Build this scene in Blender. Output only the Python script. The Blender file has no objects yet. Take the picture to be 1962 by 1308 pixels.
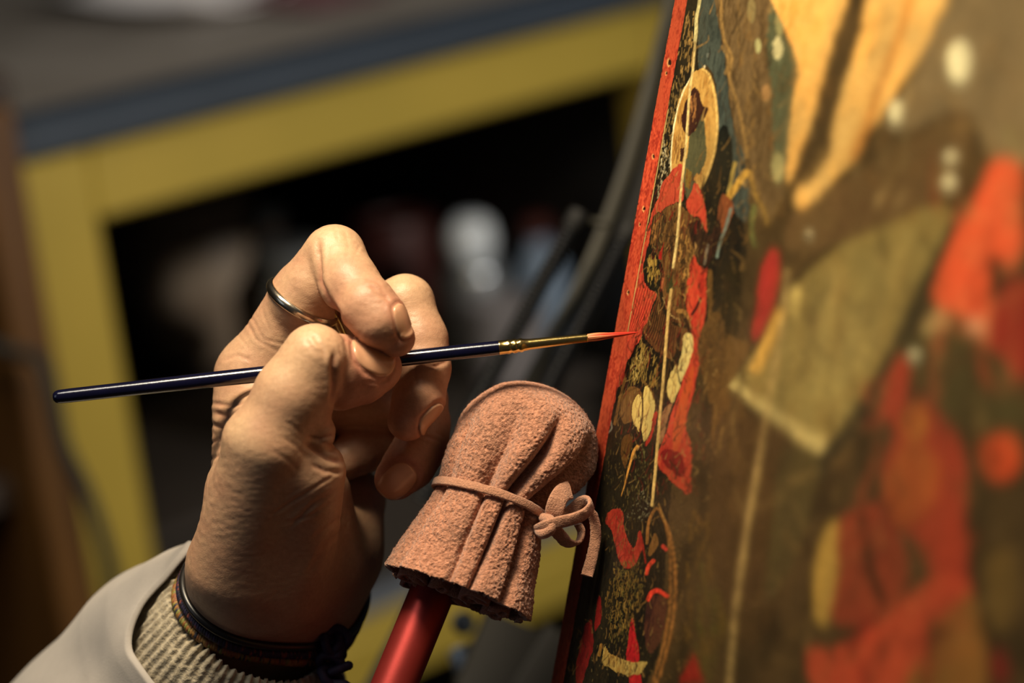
import bpy, math, random
import numpy as np
from mathutils import Vector, Matrix

random.seed(7)
rng = np.random.RandomState(7)
sc = bpy.context.scene
COL = sc.collection

# ------------------------------------------------------------------ camera
FPX = 85.0 / 36.0 * 1962.0            # focal length in pixels of the 1962 px wide frame
SC = 6.5                              # pixels per millimetre on the plane of focus
DF = FPX / SC                         # focus distance, mm (about 713)
CX, CY = 981.0, 654.0
PITCH, ROLL = math.radians(16.2), math.radians(6.7)
CAM = np.array([0.0, 0.0, 1.06])
_r0 = np.array([1.0, 0, 0]); _u0 = np.array([0, math.sin(PITCH), math.cos(PITCH)])
AX_R = math.cos(ROLL) * _r0 - math.sin(ROLL) * _u0
AX_U = math.sin(ROLL) * _r0 + math.cos(ROLL) * _u0
AX_B = np.cross(AX_R, AX_U)
RM = np.stack([AX_R, AX_U, AX_B], axis=1)      # columns: right, up, towards the camera
cam_d = bpy.data.cameras.new('camera'); cam = bpy.data.objects.new('camera', cam_d); COL.objects.link(cam)
cam.matrix_world = Matrix(((RM[0,0],RM[0,1],RM[0,2],CAM[0]),(RM[1,0],RM[1,1],RM[1,2],CAM[1]),(RM[2,0],RM[2,1],RM[2,2],CAM[2]),(0,0,0,1)))
cam_d.lens = 85.0; cam_d.sensor_width = 36.0; cam_d.clip_start = 0.02; cam_d.clip_end = 30
cam_d.dof.use_dof = True; cam_d.dof.focus_distance = DF / 1000.0; cam_d.dof.aperture_fstop = 5.0
sc.camera = cam

def P(px, py, z=0.0):
    """reading of the photograph at a depth z (mm in front of the plane of focus) -> bench frame millimetres"""
    k = (DF - z) / FPX
    return np.array([(px - CX) * k, (CY - py) * k, z])
def PD(px, py, d):                    # the same for a distance d in metres from the lens
    return P(px, py, DF - d * 1000.0)
def W(v):
    """millimetres in the viewing frame (right, up, back; origin on the focus point) -> world metres"""
    v = np.asarray(v, dtype=float)
    w = v.copy(); w[..., 2] = v[..., 2] - DF
    return (w / 1000.0) @ RM.T + CAM
def unit(v):
    v = np.asarray(v, dtype=float); return v / np.linalg.norm(v)
def proj(v):
    v = np.asarray(v); d = DF - v[..., 2]
    return CX + v[..., 0] * FPX / d, CY - v[..., 1] * FPX / d

# ------------------------------------------------------------------ world, lamps, exposure
def lin(r, g, b):
    f = lambda c: c / 12.92 if c <= 0.04045 else ((c + 0.055) / 1.055) ** 2.4
    return (f(r / 255.0), f(g / 255.0), f(b / 255.0))
world = bpy.data.worlds.new('world'); sc.world = world; world.use_nodes = True
bg = world.node_tree.nodes['Background']; bg.inputs[0].default_value = (0.80, 0.86, 1.0, 1); bg.inputs[1].default_value = 0.022
sc.view_settings.view_transform = 'Standard'; sc.view_settings.look = 'None'
sc.view_settings.exposure = 0.0; sc.view_settings.gamma = 1.0; sc.view_settings.use_curve_mapping = False

def area(name, pos, target, size, power, col, size_y=None):
    l = bpy.data.lights.new(name, 'AREA'); l.energy = power; l.color = col; l.size = size
    if size_y: l.shape = 'RECTANGLE'; l.size_y = size_y
    else: l.shape = 'DISK'
    o = bpy.data.objects.new(name, l); COL.objects.link(o)
    d = Vector(target) - Vector(pos)
    o.rotation_euler = d.to_track_quat('-Z', 'Y').to_euler(); o.location = pos
    return o
LAMPC = (1.0, 0.80, 0.52)
KEYT = W(P(900, 720, 0))
area('desk_lamp_light', W(np.array([-125.0, 385.0, 205.0])), KEYT, 0.13, 4.2, LAMPC)
area('room_ceiling_light', (-0.3, 0.35, 2.3), (-0.1, 1.5, 0.6), 0.9, 13.0, (1.0, 0.93, 0.80), 0.5)
area('window_light', (-1.7, -0.1, 1.5), (-0.2, 1.0, 0.8), 0.8, 1.6, (0.72, 0.86, 1.0), 1.0)
sl = bpy.data.lights.new('added_bench_spot', 'SPOT'); sl.energy = 35.0; sl.color = (1.0, 0.95, 0.86); sl.spot_size = math.radians(38); sl.spot_blend = 0.45; sl.shadow_soft_size = 0.05  # added spot without a lamp body, brightens the bench front and shelf contents
so = bpy.data.objects.new('added_bench_spot', sl); COL.objects.link(so); so.location = (0.78, 0.74, 1.24)
so.rotation_euler = (Vector((-0.12, 1.50, 0.68)) - so.location).to_track_quat('-Z', 'Y').to_euler()

# ------------------------------------------------------------------ materials
def mat(name, base, rough=0.5, metal=0.0, noise=0.0, nscale=40.0, col2=None, bump=0.0, bscale=400.0, bdist=0.0003, coat=0.0,
        sss=0.0, sssr=(1.0, 0.35, 0.18), ssss=0.004, spec=0.5, attr=None, trans=0.0, emis=None, stretch=None, sheen=0.0, detail=3.0):
    m = bpy.data.materials.new(name); m.use_nodes = True
    nt = m.node_tree; n = nt.nodes; b = n['Principled BSDF']
    b.inputs['Base Color'].default_value = (*base, 1); b.inputs['Roughness'].default_value = rough
    b.inputs['Metallic'].default_value = metal; b.inputs['Specular IOR Level'].default_value = spec
    tc = n.new('ShaderNodeTexCoord'); src = tc.outputs['Object']
    if stretch:
        mp = n.new('ShaderNodeMapping'); mp.inputs['Scale'].default_value = stretch
        nt.links.new(src, mp.inputs['Vector']); src = mp.outputs['Vector']
    colout = None
    if attr:
        a = n.new('ShaderNodeAttribute'); a.attribute_name = attr; colout = a.outputs['Color']
    if noise > 0:
        t = n.new('ShaderNodeTexNoise'); t.inputs['Scale'].default_value = nscale; t.inputs['Detail'].default_value = detail
        nt.links.new(src, t.inputs['Vector'])
        r = n.new('ShaderNodeMapRange'); r.inputs['From Min'].default_value = 0.35; r.inputs['From Max'].default_value = 0.65
        r.inputs['To Max'].default_value = noise
        nt.links.new(t.outputs['Fac'], r.inputs['Value'])
        mx = n.new('ShaderNodeMix'); mx.data_type = 'RGBA'
        nt.links.new(r.outputs['Result'], mx.inputs['Factor'])
        if colout is not None:
            nt.links.new(colout, mx.inputs['A'])
            if col2 is None:
                mx.blend_type = 'MULTIPLY'; mx.inputs['B'].default_value = (0.45, 0.40, 0.36, 1)
            else: mx.inputs['B'].default_value = (*col2, 1)
        else:
            mx.inputs['A'].default_value = (*base, 1)
            mx.inputs['B'].default_value = (*(col2 or tuple(c * 0.6 for c in base)), 1)
        colout = mx.outputs['Result']
    if colout is not None: nt.links.new(colout, b.inputs['Base Color'])
    if bump > 0:
        t = n.new('ShaderNodeTexNoise'); t.inputs['Scale'].default_value = bscale; t.inputs['Detail'].default_value = 4
        nt.links.new(src, t.inputs['Vector'])
        bp = n.new('ShaderNodeBump'); bp.inputs['Strength'].default_value = bump; bp.inputs['Distance'].default_value = bdist
        nt.links.new(t.outputs['Fac'], bp.inputs['Height']); nt.links.new(bp.outputs['Normal'], b.inputs['Normal'])
    if coat: b.inputs['Coat Weight'].default_value = coat; b.inputs['Coat Roughness'].default_value = 0.12
    if sss:
        b.inputs['Subsurface Weight'].default_value = sss; b.inputs['Subsurface Radius'].default_value = sssr
        b.inputs['Subsurface Scale'].default_value = ssss
    if trans: b.inputs['Transmission Weight'].default_value = trans
    if sheen: b.inputs['Sheen Weight'].default_value = sheen; b.inputs['Sheen Roughness'].default_value = 0.5
    if emis: b.inputs['Emission Color'].default_value = (*emis[:3], 1); b.inputs['Emission Strength'].default_value = emis[3]
    return m

# ------------------------------------------------------------------ object helpers
def empty(name, loc, label=None, cat=None, group=None):
    o = bpy.data.objects.new(name, None); COL.objects.link(o); o.location = Vector(loc); o.empty_display_size = 0.02
    if label: o['label'] = label
    if cat: o['category'] = cat
    if group: o['group'] = group
    return o
def wloc(o):
    l = Vector((0, 0, 0))
    while o is not None:
        l += o.location; o = o.parent
    return np.array(l)
def mk(name, verts, faces, m, parent=None, world=False, smooth=True, label=None, cat=None, cols=None, colname='Col', kind=None, group=None, subsurf=0, autosmooth=None):
    """one mesh object; verts in viewing-frame mm unless world=True (then world metres)"""
    v = np.asarray(verts, dtype=float)
    if not world: v = W(v)
    org = wloc(parent) if parent is not None else v.mean(axis=0)
    me = bpy.data.meshes.new(name)
    vv = v - org
    if isinstance(faces, np.ndarray):
        nf, k = faces.shape
        me.vertices.add(len(vv)); me.vertices.foreach_set('co', vv.astype(np.float32).ravel())
        me.loops.add(nf * k); me.loops.foreach_set('vertex_index', faces.astype(np.int32).ravel())
        me.polygons.add(nf); me.polygons.foreach_set('loop_start', np.arange(0, nf * k, k, dtype=np.int32))
        me.update(calc_edges=True); me.validate()
    else:
        me.from_pydata(vv.tolist(), [], [tuple(int(i) for i in f) for f in faces]); me.update()
    me.polygons.foreach_set('use_smooth', np.full(len(me.polygons), bool(smooth)))
    if cols is not None:
        ca = me.color_attributes.new(colname, 'FLOAT_COLOR', 'POINT')
        c4 = np.ones((len(vv), 4), dtype=np.float32); c4[:, :3] = cols
        ca.data.foreach_set('color', c4.ravel())
    if m is not None: me.materials.append(m)
    o = bpy.data.objects.new(name, me); COL.objects.link(o)
    if parent is not None: o.parent = parent
    else: o.location = Vector(org)
    if label: o['label'] = label
    if cat: o['category'] = cat
    if kind: o['kind'] = kind
    if group: o['group'] = group
    if subsurf:
        s = o.modifiers.new('subdivision', 'SUBSURF'); s.levels = subsurf; s.render_levels = subsurf
    if autosmooth is not None:
        me.set_sharp_from_angle(angle=math.radians(autosmooth))
    return o

def gridfaces(nu, nv, wrap_u=False, wrap_v=False):
    """quads of an nu x nv vertex grid (index = i*nv + j)"""
    iu = np.arange(nu if wrap_u else nu - 1); jv = np.arange(nv if wrap_v else nv - 1)
    I, J = np.meshgrid(iu, jv, indexing='ij'); I2 = (I + 1) % nu; J2 = (J + 1) % nv
    return np.stack([I * nv + J, I2 * nv + J, I2 * nv + J2, I * nv + J2], axis=-1).reshape(-1, 4)

def frames(path, closed=False):
    p = np.asarray(path, dtype=float); n = len(p)
    if closed: t = np.roll(p, -1, 0) - np.roll(p, 1, 0)
    else: t = np.gradient(p, axis=0)
    t /= np.linalg.norm(t, axis=1)[:, None] + 1e-12
    ref = np.array([0, 0, 1.0]) if abs(t[0][2]) < 0.9 else np.array([0, 1.0, 0])
    a = np.zeros_like(p); b = np.zeros_like(p); cur = ref
    for i in range(n):
        cur = cur - t[i] * np.dot(cur, t[i]); cur /= np.linalg.norm(cur) + 1e-12
        a[i] = cur; b[i] = np.cross(t[i], cur)
    return t, a, b
def spline(pts, n, closed=False):
    """Catmull-Rom through the points, n samples"""
    p = np.asarray(pts, dtype=float); m = len(p)
    out = []
    segs = m if closed else m - 1
    for s in np.linspace(0, segs, n, endpoint=not closed):
        i = min(int(s), segs - 1); f = s - i
        if closed: q = [p[(i + k - 1) % m] for k in range(4)]
        else: q = [p[max(0, i - 1)], p[i], p[min(m - 1, i + 1)], p[min(m - 1, i + 2)]]
        out.append(0.5 * ((2 * q[1]) + (-q[0] + q[2]) * f + (2 * q[0] - 5 * q[1] + 4 * q[2] - q[3]) * f * f + (-q[0] + 3 * q[1] - 3 * q[2] + q[3]) * f ** 3))
    return np.array(out)
def sweep(path, prof, closed=False, scale=None, cap=True):
    """sweep a closed 2-D profile (list of (x, y)) along a path; returns verts, faces"""
    t, a, b = frames(path, closed); prof = np.asarray(prof, dtype=float); k = len(prof); n = len(path)
    s = np.ones(n) if scale is None else np.asarray(scale)
    V = np.asarray(path)[:, None, :] + (a[:, None, :] * prof[None, :, 0, None] + b[:, None, :] * prof[None, :, 1, None]) * s[:, None, None]
    F = [tuple(f) for f in gridfaces(n, k, wrap_u=closed, wrap_v=True)]
    if cap and not closed:
        F.append(tuple(range(k))); F.append(tuple(range((n - 1) * k, n * k))[::-1])
    return V.reshape(-1, 3), F
def circ(r, k=12, q=1.0):
    return [(r * math.cos(2 * math.pi * i / k), q * r * math.sin(2 * math.pi * i / k)) for i in range(k)]
def rrect(w, h, r, k=4):
    out = []
    for cx, cy, a0 in ((w/2-r, h/2-r, 0), (-w/2+r, h/2-r, 90), (-w/2+r, -h/2+r, 180), (w/2-r, -h/2+r, 270)):
        for i in range(k + 1):
            an = math.radians(a0 + 90 * i / k); out.append((cx + r * math.cos(an), cy + r * math.sin(an)))
    return out
def lathe(prof, axis_o, axis_d, k=32):
    """prof: list of (radius, height) along the axis; verts, faces (closed ends when radius is 0-ish)"""
    d = unit(axis_d); ref = np.array([0, 0, 1.0]) if abs(d[2]) < 0.9 else np.array([1.0, 0, 0])
    a = unit(np.cross(d, ref)); b = np.cross(d, a); V = []
    for r, h in prof:
        for i in range(k):
            an = 2 * math.pi * i / k
            V.append(np.asarray(axis_o) + d * h + (a * math.cos(an) + b * math.sin(an)) * r)
    F = [tuple(f) for f in gridfaces(len(prof), k, wrap_v=True)]
    F.append(tuple(range(k))[::-1]); n = len(prof)
    F.append(tuple(range((n - 1) * k, n * k)))
    return np.array(V), F
def merge(parts):
    V, F, o = [], [], 0
    for v, f in parts:
        V.append(np.asarray(v)); F += [tuple(int(i) + o for i in q) for q in f]; o += len(v)
    return np.concatenate(V), F
def vnoise(p, seed=0, octaves=1):
    """smooth value noise at points p (any units, cell = 1)"""
    out = np.zeros(p.shape[:-1]); amp = 1.0; tot = 0
    r = np.random.RandomState(seed); tab = r.rand(4096).astype(np.float32)
    for o in range(octaves):
        q = p * (2 ** o); i = np.floor(q).astype(np.int64); f = q - i; f = f * f * (3 - 2 * f)
        def h(dx, dy, dz):
            return tab[((i[..., 0] + dx) * 73856093 ^ (i[..., 1] + dy) * 19349663 ^ (i[..., 2] + dz) * 83492791) & 4095]
        c = 0
        for dx in (0, 1):
            for dy in (0, 1):
                for dz in (0, 1):
                    c = c + h(dx, dy, dz) * (f[..., 0] if dx else 1 - f[..., 0]) * (f[..., 1] if dy else 1 - f[..., 1]) * (f[..., 2] if dz else 1 - f[..., 2])
        out += amp * (c - 0.5); tot += amp; amp *= 0.5
    return out / tot
def sstep(a, b, x):
    t = np.clip((x - a) / (b - a), 0, 1); return t * t * (3 - 2 * t)
def boxw(name, lo, hi, frame, m, parent, bev=0.002, label=None, kind=None, **kw):
    """bevelled box in a local frame (origin, ex, ey, ez), metres"""
    o, ex, ey, ez = frame
    lo = np.array(lo, float); hi = np.array(hi, float); s = hi - lo; b = min(bev, s.min() * 0.45)
    V, F = [], []
    for kz, ins in ((0, b), (b, 0), (s[2] - b, 0), (s[2], b)):
        for x, y in ((ins, 0), (s[0]-ins, 0), (s[0], ins), (s[0], s[1]-ins), (s[0]-ins, s[1]), (ins, s[1]), (0, s[1]-ins), (0, ins)):
            if ins == 0:
                x, y = min(max(x, 0), s[0]), min(max(y, 0), s[1])
            V.append(lo + np.array([x, y, kz]))
    # ring order with corner cut of size b in every ring
    V = []
    for kz, ins in ((0, b), (b, 0), (s[2] - b, 0), (s[2], b)):
        x0, y0, x1, y1 = ins, ins, s[0] - ins, s[1] - ins
        for x, y in ((x0 + b, y0), (x1 - b, y0), (x1, y0 + b), (x1, y1 - b), (x1 - b, y1), (x0 + b, y1), (x0, y1 - b), (x0, y0 + b)):
            V.append(lo + np.array([x, y, kz]))
    V = np.array(V); Wd = o + V[:, :1] * ex + V[:, 1:2] * ey + V[:, 2:] * ez
    F = [tuple(f) for f in gridfaces(4, 8, wrap_v=True)] + [tuple(range(8))[::-1], tuple(range(24, 32))]
    return mk(name, Wd, F, m, parent, world=True, smooth=False, label=label, kind=kind, **kw)
# ================================================================== room shell
WF = (np.zeros(3), np.array([1.0, 0, 0]), np.array([0, 1.0, 0]), np.array([0, 0, 1.0]))
M_floor = mat('floor_boards', lin(58, 48, 40), 0.7, noise=0.8, nscale=6, stretch=(1, 8, 1))
M_wall = mat('dark_plaster', lin(60, 52, 44), 0.9, noise=0.5, nscale=3, bump=0.2, bscale=60, bdist=0.002)
boxw('floor', (-2.2, -1.2, -0.05), (2.2, 3.4, 0.0), WF, M_floor, None, kind='structure')
boxw('wall_back', (-2.2, 3.3, 0.0), (2.2, 3.4, 2.6), WF, M_wall, None, kind='structure')
boxw('wall_left', (-2.25, -1.2, 0.0), (-2.15, 3.3, 2.6), WF, M_wall, None, kind='structure')

# ================================================================== yellow steel workbench behind the hand
M_yel = mat('yellow_enamel', lin(162, 139, 56), 0.45, noise=0.45, nscale=9, col2=lin(144, 126, 48), bump=0.08, bscale=120)
M_top = mat('worn_grey_linoleum', lin(128, 122, 116), 0.5, noise=0.7, nscale=7, col2=lin(100, 94, 88))
M_edge = mat('blue_grey_edge_band', lin(44, 53, 65), 0.5, noise=0.3, nscale=20)
M_blk = mat('black_steel', lin(24, 23, 22), 0.5, noise=0.3, nscale=30)
M_shelf = mat('grey_blue_shelf', lin(92, 98, 108), 0.6, noise=0.4, nscale=12)
B0 = W(PD(22, 318, 1.40))
ray = W(PD(1284, 0, 1.0)) - CAM
B1 = CAM + ray * ((B0[2] - CAM[2]) / ray[2])
bx = unit(B1 - B0); bz = np.array([0, 0, 1.0]); by = np.cross(bz, bx)
BL = np.linalg.norm(B1 - B0) + 0.02
BF = (B0, bx, by, bz)
bench = empty('workbench', (B0[0], B0[1], 0.0), 'yellow steel framed workbench with dark blue edged top, standing behind the painting hand', 'workbench')
boxw('table_top', (-0.004, 0.0345, 0.0), (BL, 0.95, 0.022), BF, M_top, bench)
boxw('edge_band', (-0.006, -0.005, 0.0005), (BL + 0.001, 0.034, 0.0235), BF, M_edge, bench, label='dark blue edge band of the table top')
M_bkp = mat('dark_brown_board', lin(84, 70, 58), 0.7, noise=0.7, nscale=14)
LW = 0.052; RH = 0.046; LWR = 0.042
zb = -B0[2]
for x0, y0, lw in ((0, 0, LW), (BL - LWR, 0, LWR), (0, 0.90, LW), (BL - LWR, 0.90, LWR)):
    boxw('leg', (x0, y0, zb), (x0 + lw, y0 + 0.04, 0.0), BF, M_yel, bench, 0.003)
boxw('rail', (LW, 0.002, -RH), (BL - LWR, 0.036, 0.0), BF, M_yel, bench, 0.003)
boxw('rail', (LW, 0.902, -RH), (BL - LWR, 0.936, 0.0), BF, M_yel, bench, 0.003)
SHZ = -0.372
boxw('rail', (LW, 0.002, SHZ - 0.04), (BL - LWR, 0.036, SHZ), BF, M_yel, bench, 0.003)
boxw('shelf', (0.002, 0.04, SHZ - 0.012), (BL - 0.002, 0.90, SHZ + 0.004), BF, M_shelf, bench, label='grey blue lower shelf')
boxw('added_back_panel', (0.002, 0.60, SHZ), (BL - 0.002, 0.612, -0.001), BF, M_bkp, bench, label='dark back panel added to keep the shelf space dim')  # back and side panels added to keep the space above the shelf dark
boxw('side_panel', (0.014, 0.04, SHZ), (0.022, 0.60, -0.001), BF, M_blk, bench, label='black side panel added to keep the shelf space dim')
boxw('side_panel', (BL - 0.022, 0.04, SHZ), (BL - 0.014, 0.60, -0.001), BF, M_blk, bench, label='black side panel added to keep the shelf space dim')

def bpt(x, y, z=0.0): return B0 + bx * x + by * y + bz * z
def bench_at(px, py, z):
    """point of the horizontal plane z (bench frame) that is seen at a reading of the photograph"""
    r = W(PD(px, py, 1.0)) - CAM
    return CAM + r * ((B0[2] + z - CAM[2]) / r[2])
def shelf_at(px, y):
    """x in the bench frame of the vertical plane y=const under a reading, on the shelf"""
    r = W(PD(px, 540, 1.0)) - CAM
    k = np.dot(B0 + by * y - CAM, by) / np.dot(r, by)
    return np.dot(CAM + r * k - B0, bx)

# things on the shelf (far out of focus)
M_glass = mat('clear_glass', (0.85, 0.9, 0.9), 0.06, trans=0.9, spec=0.6)
M_brn = mat('brown_stoneware', lin(176, 156, 134), 0.4, noise=0.6, nscale=30, col2=lin(124, 98, 78))
M_tin = mat('tin_plate', (0.62, 0.66, 0.70), 0.28, metal=0.9, noise=0.3, nscale=30)
M_wht = mat('white_highlight', lin(236, 244, 252), 0.3, noise=0.2, nscale=20)  # cool white that stands in for the highlight on the tin can
M_blu = mat('pale_blue_plastic', lin(120, 138, 160), 0.4, noise=0.2, nscale=20)
M_red2 = mat('dull_red_tin', lin(74, 32, 26), 0.5, noise=0.4, nscale=20)
M_liq = mat('dark_spirit', lin(50, 36, 24), 0.1, noise=0.3, nscale=20)
M_crt = mat('dark_stained_crate', lin(44, 36, 30), 0.7, noise=0.7, nscale=30, stretch=(6, 6, 1))
CRH = 0.098; CRT = SHZ + 0.0045 + CRH
crate = empty('storage_crate', bpt(0.30, 0.30, SHZ + 0.0045), 'dark wooden crate on the shelf under the bench, jars and tins standing on it', 'crate')
boxw('crate_body', (0.075, 0.062, SHZ + 0.0045), (BL - 0.075, 0.56, CRT - 0.0105), BF, M_crt, crate)
boxw('crate_lid', (0.070, 0.052, CRT - 0.010), (BL - 0.070, 0.57, CRT), BF, M_crt, crate)
def on_shelf(name, px, y, prof, m, label, cat, capm=None, capprof=None, capname='lid', group=None):
    o = bpt(shelf_at(px, y), y, CRT + 0.0005)
    e = empty(name, o, label, cat, group)
    v, f = lathe(prof, o, (0, 0, 1), 28); mk('body', v, f, m, e, world=True, autosmooth=40)
    if capprof:
        v, f = lathe(capprof, o, (0, 0, 1), 28); mk(capname, v, f, capm, e, world=True, autosmooth=40)
    return e
M_var = mat('cloudy_varnish', lin(150, 138, 118), 0.3, noise=0.5, nscale=40, col2=lin(120, 100, 76))
jar = on_shelf('glass_jar', 560, 0.11, [(0.024, 0), (0.027, 0.004), (0.027, 0.105), (0.022, 0.122), (0.022, 0.126)], M_glass,
         'glass jar of cloudy varnish with a tin lid, half hidden by the index finger', 'jar', M_tin, [(0.024, 0.1265), (0.025, 0.129), (0.025, 0.142), (0.022, 0.145)])
o = bpt(shelf_at(560, 0.11), 0.11, CRT + 0.0005); v, f = lathe([(0.022, 0.004), (0.0245, 0.007), (0.0245, 0.075), (0.0, 0.0755)], o, (0, 0, 1), 24); mk('contents', v, f, M_var, jar, world=True, autosmooth=40)
M_mug = mat('grey_enamel', lin(118, 114, 116), 0.3, noise=0.3, nscale=30)
on_shelf('stoneware_pot', 396, 0.38, [(0.045, 0), (0.055, 0.015), (0.062, 0.06), (0.058, 0.10), (0.046, 0.125), (0.048, 0.132), (0.042, 0.132), (0.040, 0.11)], M_brn,
         'brown stoneware pot under the bench nearest the left yellow leg', 'pot')
on_shelf('tin_can', 912, 0.16, [(0.024, 0), (0.025, 0.002), (0.025, 0.070), (0.024, 0.072), (0.022, 0.072), (0.018, 0.078)], M_tin,
         'tin can with a white knob added for its highlight, under the middle of the bench', 'can', M_wht, [(0.012, 0.078), (0.017, 0.083), (0.0185, 0.094), (0.016, 0.106), (0.010, 0.111)], 'highlight_knob')  # white knob takes the place of a highlight on the can
on_shelf('enamel_mug', 962, 0.085, [(0.024, 0), (0.027, 0.003), (0.028, 0.04), (0.028, 0.066), (0.026, 0.066), (0.025, 0.05)], M_mug,
         'grey enamel mug under the bench, left of the black springs', 'mug')
on_shelf('plastic_bottle', 1040, 0.13, [(0.017, 0), (0.019, 0.003), (0.019, 0.064), (0.009, 0.084), (0.009, 0.09)], M_blu,
         'pale blue plastic bottle seen between the two black springs', 'bottle', M_red2, [(0.011, 0.09), (0.011, 0.102), (0.008, 0.104)], 'cap')
on_shelf('spirit_bottle', 524, 0.20, [(0.030, 0), (0.032, 0.004), (0.032, 0.09), (0.013, 0.118), (0.012, 0.138)], M_liq,
         'dark bottle with a glinting neck, left of the raised index knuckle', 'bottle', M_blk, [(0.014, 0.138), (0.014, 0.152), (0.011, 0.154)], 'cap')
on_shelf('red_tin', 770, 0.30, [(0.032, 0), (0.033, 0.002), (0.033, 0.085), (0.032, 0.087), (0.029, 0.087), (0.028, 0.084)], M_red2,
         'dull red open tin in the dark behind the middle finger', 'tin')
# papers on the top
M_pap = mat('white_paper', lin(226, 222, 224), 0.7, noise=0.2, nscale=12)
ctr = bench_at(205, 4, 0.0225) - by * 0.075
n1, n2 = 26, 14
V = []
for i in range(n1):
    for j in range(n2):
        u, w = i / (n1 - 1) * 2 - 1, j / (n2 - 1) * 2 - 1
        k = 1.0 - 0.25 * w * w
        V.append(ctr + bx * (u * 0.066 * k) + by * (w * 0.13) + bz * (0.004 + 0.012 * u * u + 0.003 * math.sin(3 * w) + 0.004 * (w < -0.9)))
o = mk('paper_sheet', V, gridfaces(n1, n2), M_pap, None, world=True, label='curled white paper sheet lying on the grey bench top', cat='paper')
o.modifiers.new('thickness', 'SOLIDIFY').thickness = 0.001
M_cl = mat('maroon_cloth', lin(96, 66, 70), 0.9, noise=0.6, nscale=40, bump=0.4, bscale=200)
ctr = bench_at(585, 6, 0.023)
V = []
for i in range(22):
    for j in range(22):
        u, w = i / 21 * 2 - 1, j / 21 * 2 - 1; rr = min(1.0, math.hypot(u, w))
        V.append(ctr + bx * u * 0.035 + by * w * 0.06 + bz * (0.004 + 0.012 * (1 - rr) * (1 + 0.5 * math.sin(7 * u + 4 * w)) ))
o = mk('cleaning_rag', V, gridfaces(22, 22), M_cl, None, world=True, label='small maroon rag lying crumpled on the grey bench top', cat='rag')
o.modifiers.new('thickness', 'SOLIDIFY').thickness = 0.002

# brown wooden cupboard to the left of the bench, with a cable hanging in front
M_wood = mat('orange_brown_wood', lin(92, 60, 20), 0.5, noise=0.8, nscale=14, col2=lin(66, 40, 13), stretch=(6, 6, 0.6))
M_dwood = mat('dark_wood', lin(50, 38, 30), 0.6, noise=0.8, nscale=14, stretch=(6, 6, 0.6))
cup = empty('cupboard', bpt(-0.15, 0.02, zb), 'brown wooden cupboard beside the left yellow bench leg', 'cupboard')
boxw('side_panel', (-0.034, -0.03, zb), (-0.008, 0.45, 0.04), BF, M_wood, cup, 0.002)
boxw('side_panel', (-0.40, -0.03, zb), (-0.376, 0.45, 0.04), BF, M_wood, cup, 0.002)
boxw('top_board', (-0.40, -0.03, 0.0405), (-0.006, 0.45, 0.06), BF, M_dwood, cup, 0.002)
boxw('back_board', (-0.376, 0.43, zb), (-0.034, 0.45, 0.04), BF, M_dwood, cup, 0.002)
for zz in (zb + 0.06, -0.42, -0.20):
    boxw('shelf', (-0.376, 0.0, zz), (-0.034, 0.43, zz + 0.018), BF, M_dwood, cup, 0.002)
M_cab = mat('dark_green_cable', lin(20, 20, 12), 0.8, noise=0.2, nscale=50)
cp = [PD(-60, 640, 1.365), PD(20, 672, 1.36), PD(75, 690, 1.355), PD(102, 760, 1.35), PD(122, 850, 1.35), PD(165, 940, 1.352), PD(200, 1040, 1.355), PD(218, 1130, 1.36), PD(224, 1300, 1.37), PD(226, 1700, 1.37)]
v, f = sweep(spline(cp, 70), circ(4.2, 10)); mk('power_cable', v, f, M_cab, None, label='dark cable sagging across the left yellow bench leg', cat='cable')

# ================================================================== sprung metal arm behind the icon
M_mast = mat('grey_green_aluminium', lin(50, 48, 39), 0.6, metal=0.1, noise=0.3, nscale=20)
M_blk2 = mat('matt_black', lin(14, 14, 15), 0.7, noise=0.3, nscale=30)
M_sprb = mat('black_spring', lin(24, 26, 31), 0.4, metal=0.2, noise=0.2, nscale=60)
easel = empty('spring_arm', W(PD(700, 2200, 1.0)) * np.array([1, 1, 0]), 'dark metal arm with two black coil springs behind the left edge of the icon', 'metal arm')
ARM = [PD(*a) for a in ((1312, -110, .98), (1279, 32, .98), (1246, 160, .98), (1200, 321, .975), (1149, 461, .97), (1104, 560, .965), (1070, 626, .96), (1000, 760, .955), (900, 950, .95), (770, 1200, .95), (500, 1720, .95))]
ez0, ez1 = ARM[-2], ARM[1]
ed = unit(ez1 - ez0); es = unit(np.cross(ed, [0, 0, 1.0])); eb = np.cross(es, ed)
def beam(name, p0, p1, w, t, m, parent, **kw):
    v, f = sweep(np.array([p0, p0 * 0.5 + p1 * 0.5, p1]), rrect(t, w, min(w, t) * 0.12, 2)); return mk(name, v, f, m, parent, autosmooth=40, **kw)
ap = spline(ARM, 60)
v, f = sweep(ap, rrect(9.0, 5.4, 1.0, 2)); mk('mast', v, f, M_mast, easel, autosmooth=40, label='grey green metal bar')
v, f = sweep(ap + es * 7.5 + [0, 0, -6], rrect(10.0, 8.5, 1.0, 2)); mk('back_bar', v, f, M_blk2, easel, autosmooth=40, label='black bar beside the grey one')
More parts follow.
